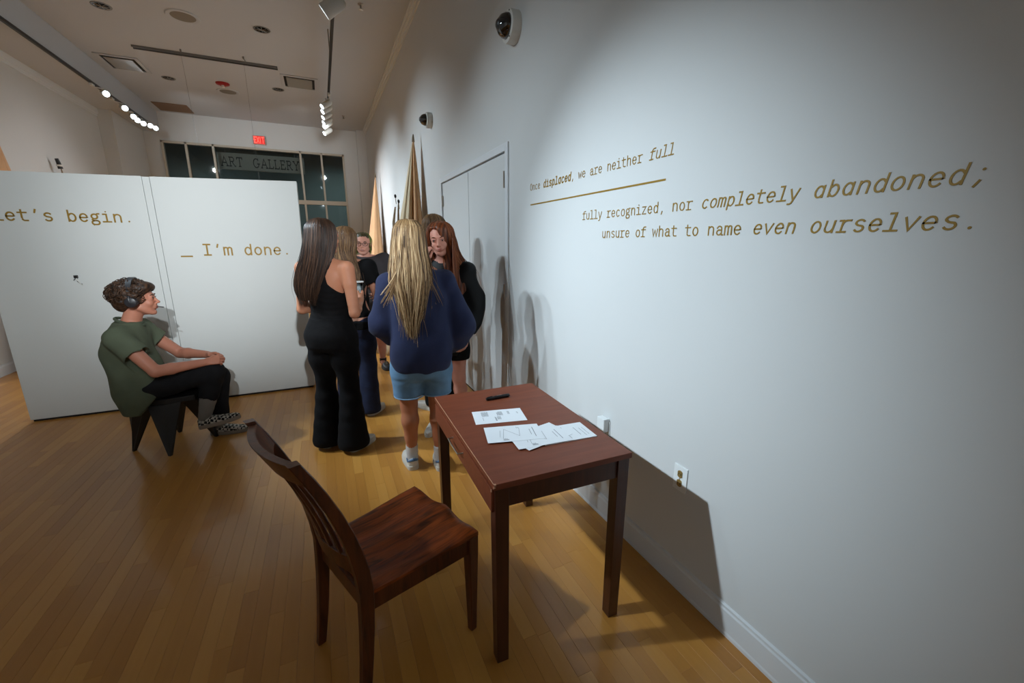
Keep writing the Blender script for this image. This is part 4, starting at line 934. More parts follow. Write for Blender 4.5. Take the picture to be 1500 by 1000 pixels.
def std_body(D,H,P):
    """skin of a standing adult in the local frame (+y forward). P: joints"""
    s=H/1.66; w=P.get('w',1.)
    T=[(.76,0,0,.10,.09),(.80,0,-.005,.150,.105),(.88,0,-.012,.165,.118),(.97,0,0,.140,.098),(1.05,0,.004,.118,.088),(1.15,0,.004,.130,.100),(1.24,0,.004,.150,.108),(1.31,0,-.004,.158,.090),(1.365,0,-.012,.110,.066),(1.395,0,-.014,.055,.052)]
    D.loft([(z*s,x,y,a*s*w,b*s*w) for z,x,y,a,b in T],k=.02)
    nk=P.get('neck',(0,-.012,1.37*s)); hd=np.array(P['head']); D.cap(nk,hd+P['R']@np.array((0,-.02,-.06)),.056*s,.050*s,.03)
    for q in 'RL':
        sh,el,wr=[np.array(P[k+q]) for k in ('sh','el','wr')]; aw=P.get('aw',1.)
        sg=1 if q=='R' else -1
        D.cap((sg*.06,-.012,1.365*s),sh+np.array((-sg*.01,0,.004)),.042,.048*aw,.03); D.cap(sh,sh+(el-sh)*.35,.050*aw,.046*aw,.02); D.cap(sh+(el-sh)*.35,el,.044*aw,.036*aw,.012)
        m=el+(wr-el)*.3; D.cap(el,m,.037*aw,.038*aw,.012); D.cap(m,wr,.037*aw,.0255*aw,.012)
        h=P.get('hand'+q)
        if h: hand_sdf(D,wr,*h[:2],h[2],**(h[3] if len(h)>3 else {}))
        hp,kn,an=[np.array(P[k+q]) for k in ('hp','kn','an')]; lw=P.get('lw',1.)
        D.cap(hp,hp+(kn-hp)*.4,.088*lw,.078*lw,.03); D.cap(hp+(kn-hp)*.4,kn,.076*lw,.053*lw,.02)
        back=np.array((0,-.016,0)); c=kn+(an-kn)*.28+back; D.cap(kn,c,.050*lw,.054*lw,.02); D.cap(c,kn+(an-kn)*.62+back*.4,.053*lw,.040*lw,.02); D.cap(kn+(an-kn)*.62+back*.4,an,.038*lw,.033,.02)
        D.cap(an,an+np.array((0,.05,-.03)),.034,.028,.02)
def pose(H,**k):
    s=H/1.66; d=dict(shR=(.172*s,-.01,1.335*s),shL=(-.172*s,-.01,1.335*s),elR=(.21*s,-.01,1.06*s),elL=(-.21*s,-.01,1.06*s),wrR=(.20*s,.09,.84*s),wrL=(-.20*s,.09,.84*s),
      hpR=(.085*s,0,.84*s),hpL=(-.085*s,0,.84*s),knR=(.095*s,.01,.47*s),knL=(-.095*s,.01,.47*s),anR=(.10*s,-.02,.085),anL=(-.10*s,-.02,.085),head=(0,.01,H-.112*s),R=np.eye(3))
    d.update(k); return d
def dims(P,H,m=.12): 
    pts=[np.array(v) for k,v in P.items() if k[:2] in ('sh','el','wr','hp','kn','an')]; pts.append(np.array(P['head'])); A=np.array(pts)
    lo=A.min(0)-m; hi=A.max(0)+m; lo[2]=max(.03,lo[2]-.0); hi[2]=H+.03; lo[0]=min(lo[0],-.26); hi[0]=max(hi[0],.26); lo[1]=min(lo[1],-.24); hi[1]=max(hi[1],.24); return lo,hi
def folds(amp,seed,fx=14,fz=22): 
    g=random.Random(seed); a,b,c,d=[g.random()*6 for _ in range(4)]
    return lambda X,Y,Z: amp*(np.sin(fx*X+fz*Z+2.2*np.sin(7*Z+9*Y+a)+b)*.6+np.sin(fx*1.9*X-fz*1.3*Z+2*np.sin(6*X+8*Y+c)+d)*.4)
# ---------------------------------------------------------------- people
A3=lambda *a: np.array(a,float)
def shirt(parent,name,P,H,m,secs,frac,r,hemz,h=.008,amp=.003,seed=1,neckr=.062,neckz=None,k=.035,cuff=None,fx=14,fz=22,extra=None,necky=-.012):
    lo,hi=dims(P,H,.10); lo[2]=max(hemz-.03,0.02); hi[2]=(neckz or 1.45*H/1.66)+.03
    D=SDF(lo,hi,h); D.loft(secs,k=k,p=2.4)
    cuts=[]
    for q in 'RL':
        sh,el,wr=[np.array(P[z+q]) for z in ('sh','el','wr')]; sg=1 if q=='R' else -1
        D.cap(A3(sg*.045,-.012,1.338*H/1.66),sh,.052,r[0]*.97,k)
        if frac<=1:
            e=sh+(el-sh)*frac; D.cap(sh,e,r[0],r[1],k); D.cap(e,e+(el-sh)/np.linalg.norm(el-sh)*(r[1]+.02),r[1]*1.35,r[1]*1.5,.002,'-'); cuts.append((e,(el-sh)))
        else:
            e=el+(wr-el)*(frac-1); D.cap(sh,el,r[0],r[1],k); D.cap(el,e,r[1],r[2],k)
            u=(wr-el)/np.linalg.norm(wr-el); D.cap(e+u*.045,e+u*.09,.05,.05,.002,'-')
            if cuff: D.cap(e-u*.005,e+u*.035,cuff,cuff,.008)
    if extra: extra(D)
    if amp: D.disp(folds(amp,seed,fx,fz)); D.disp(folds(amp*.5,seed+50,fx*2.4,fz*1.7))
    D.cut(lambda X,Y,Z: hemz-Z+0*X*Y)
    nk=np.array((0,necky,0)); nz=neckz or 1.385*H/1.66
    D.cap((0,necky,nz-.01),(0,necky+.015,nz+.10),neckr,neckr*1.3,.004,'-')
    return emit(D,name,m,parent,1)
def trousers(parent,name,P,m,secs,rad,hem,h=.008,amp=.003,seed=2,fx=18,fz=20,cy=0):
    """rad: list of (fraction hip->ankle, radius)"""
    lo,hi=dims(P,1.2,.12); hi[2]=secs[0][0]+.03; lo[2]=max(hem-.02,.0)
    D=SDF(lo,hi,h); D.loft(secs,k=.03,p=2.4)
    for q in 'RL':
        hp,kn,an=[np.array(P[z+q]) for z in ('hp','kn','an')]
        pt=lambda f: hp+(kn-hp)*f*2 if f<=.5 else kn+(an-kn)*(f-.5)*2
        for (a,ra),(b,rb) in zip(rad[:-1],rad[1:]): D.cap(pt(a),pt(b),ra,rb,.035 if a<.3 else .015)
    if amp: D.disp(folds(amp,seed,fx,fz))
    D.cut(lambda X,Y,Z: hem-Z+0*X*Y)
    return emit(D,name,m,parent,1)
def sock(parent,a,b,r0,r1,m,name='sock'):
    s=MB(); a,b=Vector(a),Vector(b); n=7; pts=[];rr=[]
    for i in range(n): t=i/(n-1); pts.append(a+(b-a)*t); rr.append(r0+(r1-r0)*t+(.0018 if i%2 else 0))
    s.tube(pts+[b+(b-a).normalized()*.002],rr+[r1*.85],16); return s.build(name,m,parent,True)
WHITE=mat('white_leather',(196,190,180),.5,bump=.05,bscale=200); SOLE=mat('offwhite_rubber',(188,182,170),.6); SOCKW=fab('white_knit',(200,196,192),bs=500,b=.5)
# ---- 1 brunette in black ------------------------------------------------------
H=1.665; e=person('person seen from behind with long straight brown hair, black racerback top and flared black trousers',(.012,3.17,0),-35)
P=pose(H,elR=(.215,-.035,1.04),wrR=(.135,.185,1.10),elL=(-.215,.0,1.05),wrL=(-.10,.20,1.06),handR=((-.25,.9,.35),(1,.25,-.1),-1,dict(curl=.85,s=.95)),handL=((.5,.8,.1),(-.8,.5,.2),1,dict(curl=.6,s=.95)),
   R=Rz(-.30),head=(.005,.015,1.553),aw=.97,anR=(.115,-.03,.085),anL=(-.10,-.02,.085),knR=(.10,.0,.47))
lo,hi=dims(P,H); D=SDF(lo,hi,.0052); std_body(D,H,P); head_sdf(D,P['head'],P['R'])
sk=skin_mat('skin_tan',(188,128,98)); emit(D,'body',sk,e)
face_parts(e,P['head'],P['R'])
# top
D=SDF((-.24,-.2,.95),(.24,.2,1.44),.0065); s=H/1.66
D.loft([(z*s,x,y,a,b) for z,x,y,a,b in [(.93,0,-.006,.158,.118),(.98,0,0,.146,.106),(1.05,0,.004,.126,.096),(1.15,0,.004,.138,.109),(1.24,0,.004,.158,.117),(1.31,0,-.004,.165,.098),(1.365,0,-.012,.120,.075),(1.395,0,-.014,.085,.066),(1.405,0,-.014,.07,.06)]],k=.02)
for q in (-1,1): D.cap((q*.06,-.05,1.33),(q*.075,.0,1.39),.018,.018,.02)
def tank(X,Y,Z):
    w=np.interp(Z.ravel(),[1.12,1.17,1.24,1.30,1.36,1.42],[.24,.135,.070,.058,.085,.10])[None,None,:]; wf=np.interp(Z.ravel(),[1.12,1.17,1.24,1.30,1.36,1.42],[.24,.16,.125,.105,.10,.10])[None,None,:]
    f=np.clip((Y+.02)/.04,0,1); W=w*(1-f)+wf*f; out=np.abs(X)-W
    inn=np.minimum(np.interp(Z.ravel(),[1.0,1.32,1.345,1.42],[-1,-.03,.030,.055])[None,None,:]-np.abs(X),.2)
    return np.maximum(np.maximum(out,np.where(Z>1.3,inn,-1)),.955-Z)
D.disp(lambda X,Y,Z:.0012*np.sin(Z*160+2*np.sin(X*20))); D.cut(tank); emit(D,'tank_top',fab('black_rib_knit',(14,13,14),bs=400),e)
trousers(e,'flared_trousers',P,fab('charcoal_knit',(15,14,15),.95,.5,260,.2,40),[(1.00,0,.0,.142,.104),(.95,0,-.006,.158,.118),(.88,0,-.014,.178,.134),(.80,0,-.012,.172,.126),(.76,0,-.005,.15,.11)],
   [(0,.096),(.2,.094),(.42,.070),(.5,.066),(.6,.078),(.75,.088),(.88,.098),(1.02,.114)],.035,amp=.002,seed=4)
shoe(e,(.115,-.075,0),-12,L=.25,W=.043,m_up=WHITE,m_sole=SOLE,H=.05); shoe(e,(-.105,-.06,0),8,L=.25,W=.043,m_up=WHITE,m_sole=SOLE,H=.05)
long_hair(e,[(1.675,0,-.005,.02,.02),(1.66,0,-.006,.055,.065),(1.62,0,-.008,.086,.100),(1.55,0,-.014,.094,.110),(1.47,-.006,-.035,.094,.100),(1.40,-.02,-.06,.098,.082),(1.32,-.045,-.085,.105,.062),(1.24,-.065,-.105,.095,.045),(1.17,-.075,-.112,.075,.032),(1.13,-.078,-.115,.05,.02)],
   hair_mat('brunette',(24,16,12),(48,33,25),(96,68,50)),420,(1.09,1.24),face=[((0,.115,1.53),(.075,.085,.115)),((0,.09,1.42),(.10,.10,.07))],seed=3,wave=.003,excl=1.05,fly=.05)
cup=tag(empty('plastic_cup',(.226,3.338,1.135)),'clear plastic cup with white napkin held by the brunette in black','cup')
M_cup=M_glass
cup_o=MB(); prof=[(.030,0),(.034,.03),(.040,.088),(.043,.092),(.041,.092),(.038,.088),(.032,.03),(.028,.003),(0,.003)]; cup_o.lathe([(0,0)]+prof,28); cup_o.build('cup_wall',M_cup,cup,True)
MB().lathe([(.0405,.086),(.0445,.088),(.0445,.094),(.0405,.095),(.0405,.086)],28).build('rim',mat('cup_rim_white',(215,215,212),.3),cup,True)
MB().lathe([(0,.004),(.029,.006),(.036,.060),(.024,.072),(0,.078)],20).build('napkin',M_paper,cup,True)
# ---- 2 person in jeans --------------------------------------------------------
H=1.636; e=person('person in black t-shirt and dark blue jeans with half-tied light brown hair',(.19,3.78,0),-22)
P=pose(H,elR=(.225,.02,1.06),wrR=(.17,.22,1.02),wrL=(-.05,.25,1.05),elL=(-.21,.05,1.04),handR=((-.4,.9,.1),(.9,.4,.2),-1,dict(curl=.7)),handL=((.3,.9,.2),(-.9,.3,.1),1,dict(curl=.8)),R=Rz(-.1),head=(.0,.01,1.525),aw=1.05,w=1.04)
lo,hi=dims(P,H); D=SDF(lo,hi,.006); std_body(D,H,P); head_sdf(D,P['head'],P['R']); emit(D,'body',skin_mat('skin_rosy',(196,138,112)),e)
face_parts(e,P['head'],P['R'])
TS=[(.86,0,-.004,.165,.120),(.95,0,.0,.158,.118),(1.05,0,.004,.152,.112),(1.15,0,.004,.158,.116),(1.24,0,.002,.168,.118),(1.31,0,-.006,.172,.104),(1.36,0,-.012,.130,.080),(1.39,0,-.014,.072,.062)]
shirt(e,'t_shirt',P,H,fab('black_cotton',(13,13,14)),[(z*.985,x,y,a,b) for z,x,y,a,b in TS],.80,(.066,.076),.80,seed=6,extra=lambda D:D.loft([(.86,0,-.006,.178,.132),(.80,0,-.012,.184,.138),(.78,0,-.012,.18,.134)],k=.03))
trousers(e,'jeans',P,fab('dark_denim',(38,44,66),.85,.4,420,.14,25),[(.93,0,.0,.142,.108),(.86,0,-.010,.168,.126),(.79,0,-.012,.172,.126),(.74,0,-.005,.15,.11)],[(0,.098),(.25,.092),(.5,.078),(.75,.082),(1.03,.092)],.03,seed=7)
shoe(e,(.10,-.07,0),-14,L=.25,W=.043,m_up=WHITE,m_sole=SOLE,H=.05); shoe(e,(-.10,-.06,0),6,L=.25,W=.043,m_up=WHITE,m_sole=SOLE,H=.05)
hm=hair_mat('light_brown',(58,38,24),(104,76,50),(158,124,84))
long_hair(e,[(1.648,0,-.015,.02,.02),(1.63,0,-.016,.058,.066),(1.59,0,-.018,.084,.098),(1.52,0,-.024,.088,.104),(1.45,0,-.045,.074,.086),(1.40,.01,-.07,.072,.066),(1.30,.02,-.095,.092,.056),(1.18,.03,-.125,.085,.04),(1.08,.04,-.13,.06,.03),(1.02,.04,-.13,.03,.02)],
   hm,300,(1.0,1.18),face=[((0,.105,1.50),(.072,.08,.105)),((0,.08,1.40),(.09,.09,.07))],seed=5,wave=.008,excl=1.2)
MB().tube([(.074*math.cos(a),-.045+.088*math.sin(a),1.45+.01*math.sin(2*a)) for a in [PI+PI*k/12 for k in range(13)]],.004,6).build('hair_tie',M_black,e,True)
# ---- 3 glasses and green hair -------------------------------------------------
H=1.63; e=person('smiling person in glasses with green-streaked hair, grey t-shirt and black shorts',(.475,5.2,0),176)
P=pose(H,elR=(.26,.04,1.06),wrR=(.13,.22,1.08),elL=(-.26,.04,1.06),wrL=(-.12,.22,1.08),handR=((-.9,.5,.1),(0,.5,.8),1,dict(curl=.5)),handL=((.9,.5,.1),(0,.5,.8),-1,dict(curl=.5)),
   shR=(.195,-.01,1.315),shL=(-.195,-.01,1.315),R=Rz(-.12)@Rx(-.05),head=(.03,.025,1.508),w=1.22,aw=1.35,lw=1.12,knR=(.10,.01,.46),knL=(-.10,.01,.46))
lo,hi=dims(P,H); D=SDF(lo,hi,.006); std_body(D,H,P); head_sdf(D,P['head'],P['R'],1.05,1.,1.08); emit(D,'body',skin_mat('skin_pink',(206,148,128)),e)
face_parts(e,P['head'],P['R'],1.05,smile=1.3,teeth=True)
shirt(e,'t_shirt',P,H,fab('heather_grey',(66,62,64)),[(z*.98,x,y,a*1.24,b*1.22) for z,x,y,a,b in TS],.92,(.086,.094),.74,seed=9,extra=lambda D:D.loft([(.90,0,.0,.205,.15),(.82,0,-.004,.205,.15),(.74,0,-.006,.205,.15),(.70,0,-.006,.2,.15)],k=.03))
g=MB(); 
for pl in ([(-.02,0),(.02,.012),(.05,-.004)],[(-.01,-.014),(.015,-.006)],[(.0,.016),(.0,-.02)],[(.03,.018),(.04,-.012)]): stroke(g,pl,.007,lambda u,v,d:(u-.045,.140+d+.01*abs(u),1.19+v),.002)
g.build('shirt_print',mat('white_print',(170,170,165),.7),e)
trousers(e,'shorts',P,fab('black_cotton_short',(12,12,13)),[(.80,0,-.004,.195,.142),(.74,0,-.008,.2,.145),(.70,0,-.005,.17,.12)],[(0,.12),(.25,.112),(.46,.105)],.50,seed=10)
for sx in (-1,1):
    an=P['anR'] if sx>0 else P['anL']
    sock(e,(sx*.10,-.02,.06),(sx*.10,-.018,.12),.040,.041,fab('dark_sock',(40,40,42)))
    shoe(e,(sx*.11,-.075,0),-sx*8,L=.26,W=.047,m_up=mat('black_sneaker',(28,27,28),.6),m_sole=mat('dark_rubber',(50,48,46),.7),laces=WHITE)
hg=hair_mat('green_hair',(50,40,26),(84,80,46),(150,168,84)); 
long_hair(e,[(1.638,.03,.0,.02,.02),(1.62,.03,.0,.062,.07),(1.58,.03,-.002,.087,.098),(1.51,.03,-.006,.090,.102),(1.45,.03,-.02,.086,.088),(1.41,.03,-.03,.08,.07)],hg,220,(1.37,1.45),face=[((.015,.115,1.485),(.080,.085,.105))],seed=8,wave=.004,excl=.95,root=True,fly=.02)
W=lambda p: Vector(A3(*P['head'])+P['R']@(A3(*p)*1.05)); g=MB()
for q in (-1,1):
    g.tube([W((q*.033+.025*math.cos(a),.098-.05*abs(q*.033+.025*math.cos(a))**1.1,.0+.018*math.sin(a))) for a in [2*PI*k/16 for k in range(17)]],.0022,6,False)
    g.tube([W((q*.058,.092,.004)),W((q*.078,.05,.006)),W((q*.084,-.005,.004))],.002,6)
g.tube([W((-.009,.099,.004)),W((0,.102,.007)),W((.009,.099,.004))],.002,6); gl=g.build('glasses',M_black,e,True)
# ---- 4 blonde in the navy sweatshirt ------------------------------------------
H=1.635; e=person('person seen from behind with very long blonde hair, navy sweatshirt and light denim shorts',(.525,2.60,0),-4)
P=pose(H,shR=(.172,-.01,1.262),shL=(-.172,-.01,1.262),elR=(.265,-.02,.98),elL=(-.215,.03,1.02),wrR=(.215,.12,.82),wrL=(-.15,.20,.88),handR=((-.3,.7,-.5),(1,.2,-.1),-1,dict(curl=.5)),handL=((.4,.9,0),(-.9,.4,.2),1,dict(curl=.6)),
   head=(-.04,.0,1.522),R=Ry(-.04),anR=(.088,-.03,.085),anL=(-.088,.05,.085),knR=(.092,.0,.46),knL=(-.092,.03,.46),hpR=(.09,0,.82),hpL=(-.09,0,.82),lw=1.04)
lo,hi=dims(P,H); D=SDF(lo,hi,.0052); std_body(D,H,P); head_sdf(D,P['head'],P['R']); emit(D,'body',skin_mat('skin_tanned_legs',(176,112,80)),e)
face_parts(e,P['head'],P['R'])
shirt(e,'sweatshirt',P,H,fab('navy_fleece',(44,50,78),.95,.35,260,.10,12,.05),[(.70,0,-.015,.160,.125),(.735,0,-.018,.182,.140),(.80,0,-.02,.198,.155),(.90,0,-.018,.200,.158),(1.0,0,-.014,.192,.152),(1.1,0,-.010,.188,.148),(1.2,0,-.008,.182,.138),(1.27,0,-.01,.158,.112),(1.33,0,-.014,.118,.084),(1.375,0,-.014,.080,.068)],
   1.88,(.072,.092,.058),.70,amp=.007,seed=12,neckr=.06,k=.03,cuff=.042,fx=10,fz=13,extra=lambda D:[D.cap(A3(.27,-.03,1.02),A3(.25,.03,.90),.082,.080,.04)])
trousers(e,'denim_shorts',P,fab('light_denim',(104,138,168),.85,.45,380,.16,14),[(.80,0,-.004,.165,.124),(.74,0,-.012,.180,.134),(.68,0,-.008,.175,.12),(.66,0,-.005,.14,.11)],[(0,.100),(.2,.099),(.42,.094)],.535,amp=.003,seed=13)
hb=MB()
for sx in (-1,1):
    hb.tube([(sx*.088+.096*math.cos(a),-.003+.098*math.sin(a)+(.0),.545) for a in [2*PI*k/24 for k in range(25)]],.0045,6,False)
hb.build('hem_fold',fab('denim_hem',(120,150,176)),e,True)
for sx,an,hl in ((1,(.088,-.03),(.088,-.092,0)),(-1,(-.088,.05),(-.088,-.012,0))):
    sock(e,(an[0],an[1],.05),(an[0],an[1]-.004,.165),.038,.040,SOCKW)
    shoe(e,hl,-5*sx,L=.25,W=.045,m_up=WHITE,m_sole=SOLE,accent=mat('denim_blue_leather',(66,98,132),.5),collar=.09)
hb=hair_mat('blonde',(78,56,34),(154,120,80),(226,194,150),.42)
long_hair(e,[(1.648,-.04,-.01,.02,.02),(1.635,-.04,-.01,.050,.062),(1.60,-.04,-.012,.078,.096),(1.53,-.042,-.018,.088,.108),(1.45,-.045,-.035,.092,.106),(1.38,-.045,-.065,.098,.098),(1.30,-.048,-.105,.100,.072),(1.22,-.05,-.130,.082,.048),(1.14,-.053,-.148,.062,.030),(1.07,-.058,-.152,.045,.020),(1.02,-.06,-.152,.028,.012)],
   hb,680,(.90,1.22),face=[((-.04,.115,1.50),(.080,.085,.11)),((-.04,.10,1.40),(.10,.10,.07))],seed=11,wave=.008,excl=1.0,root=True,strand_r=.0029,spread=.015,fly=.14)
for sd_,n_,dx_,ze_ in ((31,40,-.10,.20),(32,5,.105,.22)):
    g=np.random.default_rng(sd_); t=np.linspace(0,1,16)[None,:]; u=g.random(n_)[:,None]; sx_=-1 if dx_<0 else 1
    X=-.04+sx_*(.082-.006*u)+dx_*t**1.6*(.35+.75*u)+.008*np.sin(t*5+u*6); Y=-.045-.03*u-.075*np.sin(np.clip(t*1.5,0,1)*PI/2)-.012*t; Z=1.47-.03*u-(ze_+.10*g.random(n_)[:,None])*t
    V,F=tubes(np.stack([X,Y,Z],2),.0026*(.6+.6*g.random(n_))[:,None]*np.clip(1.15-t,.08,1)**.5*np.ones((n_,16)))
    link('hair_lock',fast_mesh('hair_lock',V,F,True,np.repeat(np.clip(g.normal(.5,.25,n_),0,1),64)),hb,e)
# ---- 5 person behind the redhead ----------------------------------------------
H=1.745; e=person('tall person with short dark blonde hair, almost hidden behind the red-haired one',(.90,3.66,0),25)
P=pose(H,head=(0,.01,H-.115),wrR=(.10,.22,1.1),wrL=(-.10,.22,1.1),handR=((-.9,.4,.1),(0,.5,.8),1,dict(curl=.5)),handL=((.9,.4,.1),(0,.5,.8),-1,dict(curl=.5)))
lo,hi=dims(P,H); D=SDF(lo,hi,.010); std_body(D,H,P); head_sdf(D,P['head'],P['R']); emit(D,'body',skin_mat('skin_rosy',(196,138,112)),e)
face_parts(e,P['head'],P['R'])
k=H/1.66; shirt(e,'t_shirt',P,H,fab('black_cotton',(13,13,14)),[(z*k,x,y,a,b) for z,x,y,a,b in TS],.85,(.070,.076),.90,h=.01,seed=16)
trousers(e,'trousers',P,fab('black_cotton_short',(12,12,13)),[(1.0,0,.0,.15,.11),(.92,0,-.010,.17,.126),(.84,0,-.012,.172,.126),(.78,0,-.005,.15,.11)],[(0,.10),(.25,.092),(.5,.075),(.75,.07),(1.0,.07)],.04,h=.01,seed=17)
for sx in (-1,1): shoe(e,(sx*.105,-.08,0),-sx*6,L=.27,W=.047,m_up=WHITE,m_sole=SOLE)
long_hair(e,[(H+.012,0,-.008,.02,.02),(H-.01,0,-.008,.062,.07),(H-.05,0,-.01,.087,.10),(H-.12,0,-.014,.090,.105),(H-.19,0,-.03,.082,.085),(H-.24,0,-.04,.07,.06)],hm,200,(H-.27,H-.18),face=[((0,.115,H-.135),(.078,.085,.105))],seed=14,wave=.006,excl=1.0)
# ---- 6 redhead ----------------------------------------------------------------
H=1.655; e=person('smiling red-haired person in a black jacket with a hand raised to the face',(.83,3.12,0),150)
hd=(.0,.050,1.535); RR=Rz(.10)@Rx(-.12)@Ry(.10)
P=pose(H,shR=(.170,-.005,1.295),shL=(-.170,-.005,1.290),elR=(.215,.15,1.12),wrR=(.088,.190,1.385),elL=(-.225,-.02,1.03),wrL=(-.20,.10,.83),handR=((-.25,-.05,.95),(.55,.75,.1),1,dict(curl=.95,s=.92,thumb=.9)),handL=((.2,.5,-.8),(-1,.2,0),1,dict(curl=.4)),
   head=hd,R=RR,neck=(-.005,-.01,1.36),hpR=(.085,0,.83),hpL=(-.085,0,.83),knL=(-.10,.01,.46),anL=(-.11,-.02,.085))
lo,hi=dims(P,H); D=SDF(lo,hi,.0048); std_body(D,H,P); head_sdf(D,hd,RR,1.,.9); emit(D,'body',skin_mat('skin_rosy_bright',(210,148,128)),e)
face_parts(e,hd,RR,1.,(96,58,36),.9)
shirt(e,'jacket',P,H,mat('black_shell',(11,11,12),.6,spec=.3,bump=.3,bscale=40,sheen=0),[(.66,0,-.006,.182,.135),(.74,0,-.006,.185,.138),(.9,0,-.004,.188,.14),(1.05,0,.0,.180,.135),(1.15,0,.002,.178,.132),(1.24,0,.0,.172,.124),(1.30,0,-.006,.150,.106),(1.345,0,-.012,.118,.082),(1.39,0,-.014,.080,.066)],
   1.80,(.078,.088,.062),.665,amp=.006,seed=19,cuff=.036,fx=12,fz=15,neckr=.058,extra=lambda D:D.cap(A3(-.235,-.02,1.10),A3(-.225,.02,.92),.082,.070,.04))
trousers(e,'shorts',P,fab('black_cotton_short',(12,12,13)),[(.80,0,-.004,.160,.12),(.72,0,-.012,.17,.124),(.66,0,-.008,.15,.11)],[(0,.096),(.2,.095),(.30,.093)],.62,seed=20)
for sx in (-1,1):
    sock(e,(sx*.105,-.02,.05),(sx*.105,-.022,.13),.037,.039,SOCKW); shoe(e,(sx*.11,-.08,0),-sx*6,L=.25,W=.044,m_up=WHITE,m_sole=SOLE,laces=WHITE)
hr=hair_mat('auburn',(56,27,14),(126,66,34),(176,106,62)); x,y=hd[0],hd[1]
def dfl(sgn,seed,n,secs,ze):
    pass
long_hair(e,[(1.668,x,y-.012,.02,.02),(1.652,x,y-.012,.058,.066),(1.615,x,y-.014,.088,.100),(1.54,x-.002,y-.022,.098,.108),(1.46,x-.006,y-.045,.108,.100),(1.38,x-.012,y-.07,.135,.105),(1.30,-.055,-.03,.155,.135),(1.22,-.06,-.03,.168,.145),(1.14,-.065,-.035,.160,.140),(1.09,-.065,-.035,.12,.11)],
   hr,560,(1.06,1.26),face=[((x+.045,y+.135,1.515),(.082,.105,.125)),((x+.05,.15,1.38),(.10,.13,.10)),((.03,.02,1.20),(.13,.135,.16)),((-.02,.2,1.2),(.10,.12,.3))],seed=15,wave=.009,excl=.85,fly=.06)
# front lock over the far shoulder
g=np.random.default_rng(4); n=130; t=np.linspace(0,1,16)[None,:]; u=g.random(n)[:,None]
Pk=A3(x-.080,y+.005,1.60)[None,None,:]; X=x-.078-.030*u-.055*t-.02*np.sin(t*3+u*5)*t+.05*(u-.5)*t; Y=y+.055*(u-.2)+.10*t**.8*(.4+.9*u)*.9; Z=1.60-.06*u-(.40+.12*g.random(n)[:,None])*t
Z=Z-.0; S3=np.stack([X,Y,Z],2); rad=.0034*(.6+.7*g.random(n))[:,None]*np.clip(1.15-t,.08,1)**.5*np.ones((n,16))
V,F=tubes(S3,rad); link('hair_lock',fast_mesh('hair_lock',V,F,True,np.repeat(np.clip(g.normal(.55,.22,n),0,1),16*4)),hr,e)
# ---- 7 seated man -------------------------------------------------------------
e=person('seated person in green t-shirt and black trousers wearing headphones, legs crossed on the black stool',(-1.2,3.75,0),-90)
hd=(0.,-.018,1.122); RR=Rz(.08)@Rx(.04)
P=dict(shR=(.180,-.110,.885),shL=(-.180,-.095,.885),elR=(.245,.075,.645),elL=(-.225,.10,.665),wrR=(.085,.325,.640),wrL=(-.065,.315,.665),
  hpR=(.09,-.04,.49),hpL=(-.09,-.04,.49),knR=(.035,.350,.548),knL=(-.085,.355,.475),anR=(.075,.265,.215),anL=(-.075,.315,.09),head=hd,R=RR)
D=SDF((-.34,-.32,.03),(.36,.62,1.27),.0048)
D.loft([(.42,0,-.07,.165,.13),(.50,0,-.075,.17,.135),(.58,0,-.10,.150,.115),(.66,0,-.115,.145,.108),(.76,0,-.130,.160,.115),(.86,0,-.120,.172,.098),(.92,0,-.105,.115,.07),(.955,0,-.095,.06,.055)],k=.02)
D.cap((0,-.095,.93),(0,-.045,1.06),.058,.052,.03)
for q in 'RL':
    sh,el,wr,hp,kn,an=[np.array(P[k+q]) for k in ('sh','el','wr','hp','kn','an')]; sg=1 if q=='R' else -1
    D.cap((sg*.06,-.10,.925),sh,.045,.052,.03); D.cap(sh,el,.052,.039,.02); m=el+(wr-el)*.3; D.cap(el,m,.040,.041,.012); D.cap(m,wr,.039,.027,.012)
    D.cap(hp,kn,.085,.055,.02); D.cap(kn,kn+(an-kn)*.35,.054,.055,.02); D.cap(kn+(an-kn)*.35,an,.052,.035,.02)
hand_sdf(D,P['wrR'],(-.25,.95,.12),(.75,.1,.65),-1,s=1.02,curls=[.75,.8,.85,.9],thumb=.5,spread=.05)
hand_sdf(D,P['wrL'],(.45,.9,.05),(-.45,.25,.85),1,s=1.02,curls=[.5,.55,.6,.65],thumb=.3,spread=.1)
head_sdf(D,hd,RR,1.03,.7); emit(D,'body',skin_mat('skin_warm',(190,128,104)),e)
face_parts(e,hd,RR,1.03,(58,38,26),.7)
D=SDF((-.36,-.36,.28),(.38,.30,.98),.007)
D.loft([(.30,0,-.085,.18,.140),(.36,0,-.088,.190,.145),(.45,0,-.090,.195,.158),(.55,0,-.095,.192,.158),(.65,0,-.112,.188,.148),(.75,0,-.132,.190,.138),(.85,0,-.125,.196,.122),(.915,0,-.112,.158,.100),(.968,0,-.098,.094,.082)],k=.03,p=2.5)
for q in 'RL':
    sh,el=np.array(P['sh'+q]),np.array(P['el'+q]); en=sh+(el-sh)*.72; u=(el-sh)/np.linalg.norm(el-sh)
    D.cap(A3((1 if q=='R' else -1)*.05,-.105,.925),sh,.060,.070,.03); D.cap(sh+A3(0,0,-.004),en,.070,.082,.035); D.cap(en,en+u*.12,.105,.14,.003,'-')
D.cap((0,-.02,.44),(0,.10,.47),.13,.08,.03); 
D.disp(folds(.005,22,11,14)); D.disp(folds(.0028,72,27,25)); D.disp(lambda X,Y,Z:.003*np.sin(40*Y+25*Z+3*np.sin(9*X)))
D.cap((0,-.092,.955),(0,-.07,1.08),.060,.075,.004,'-')
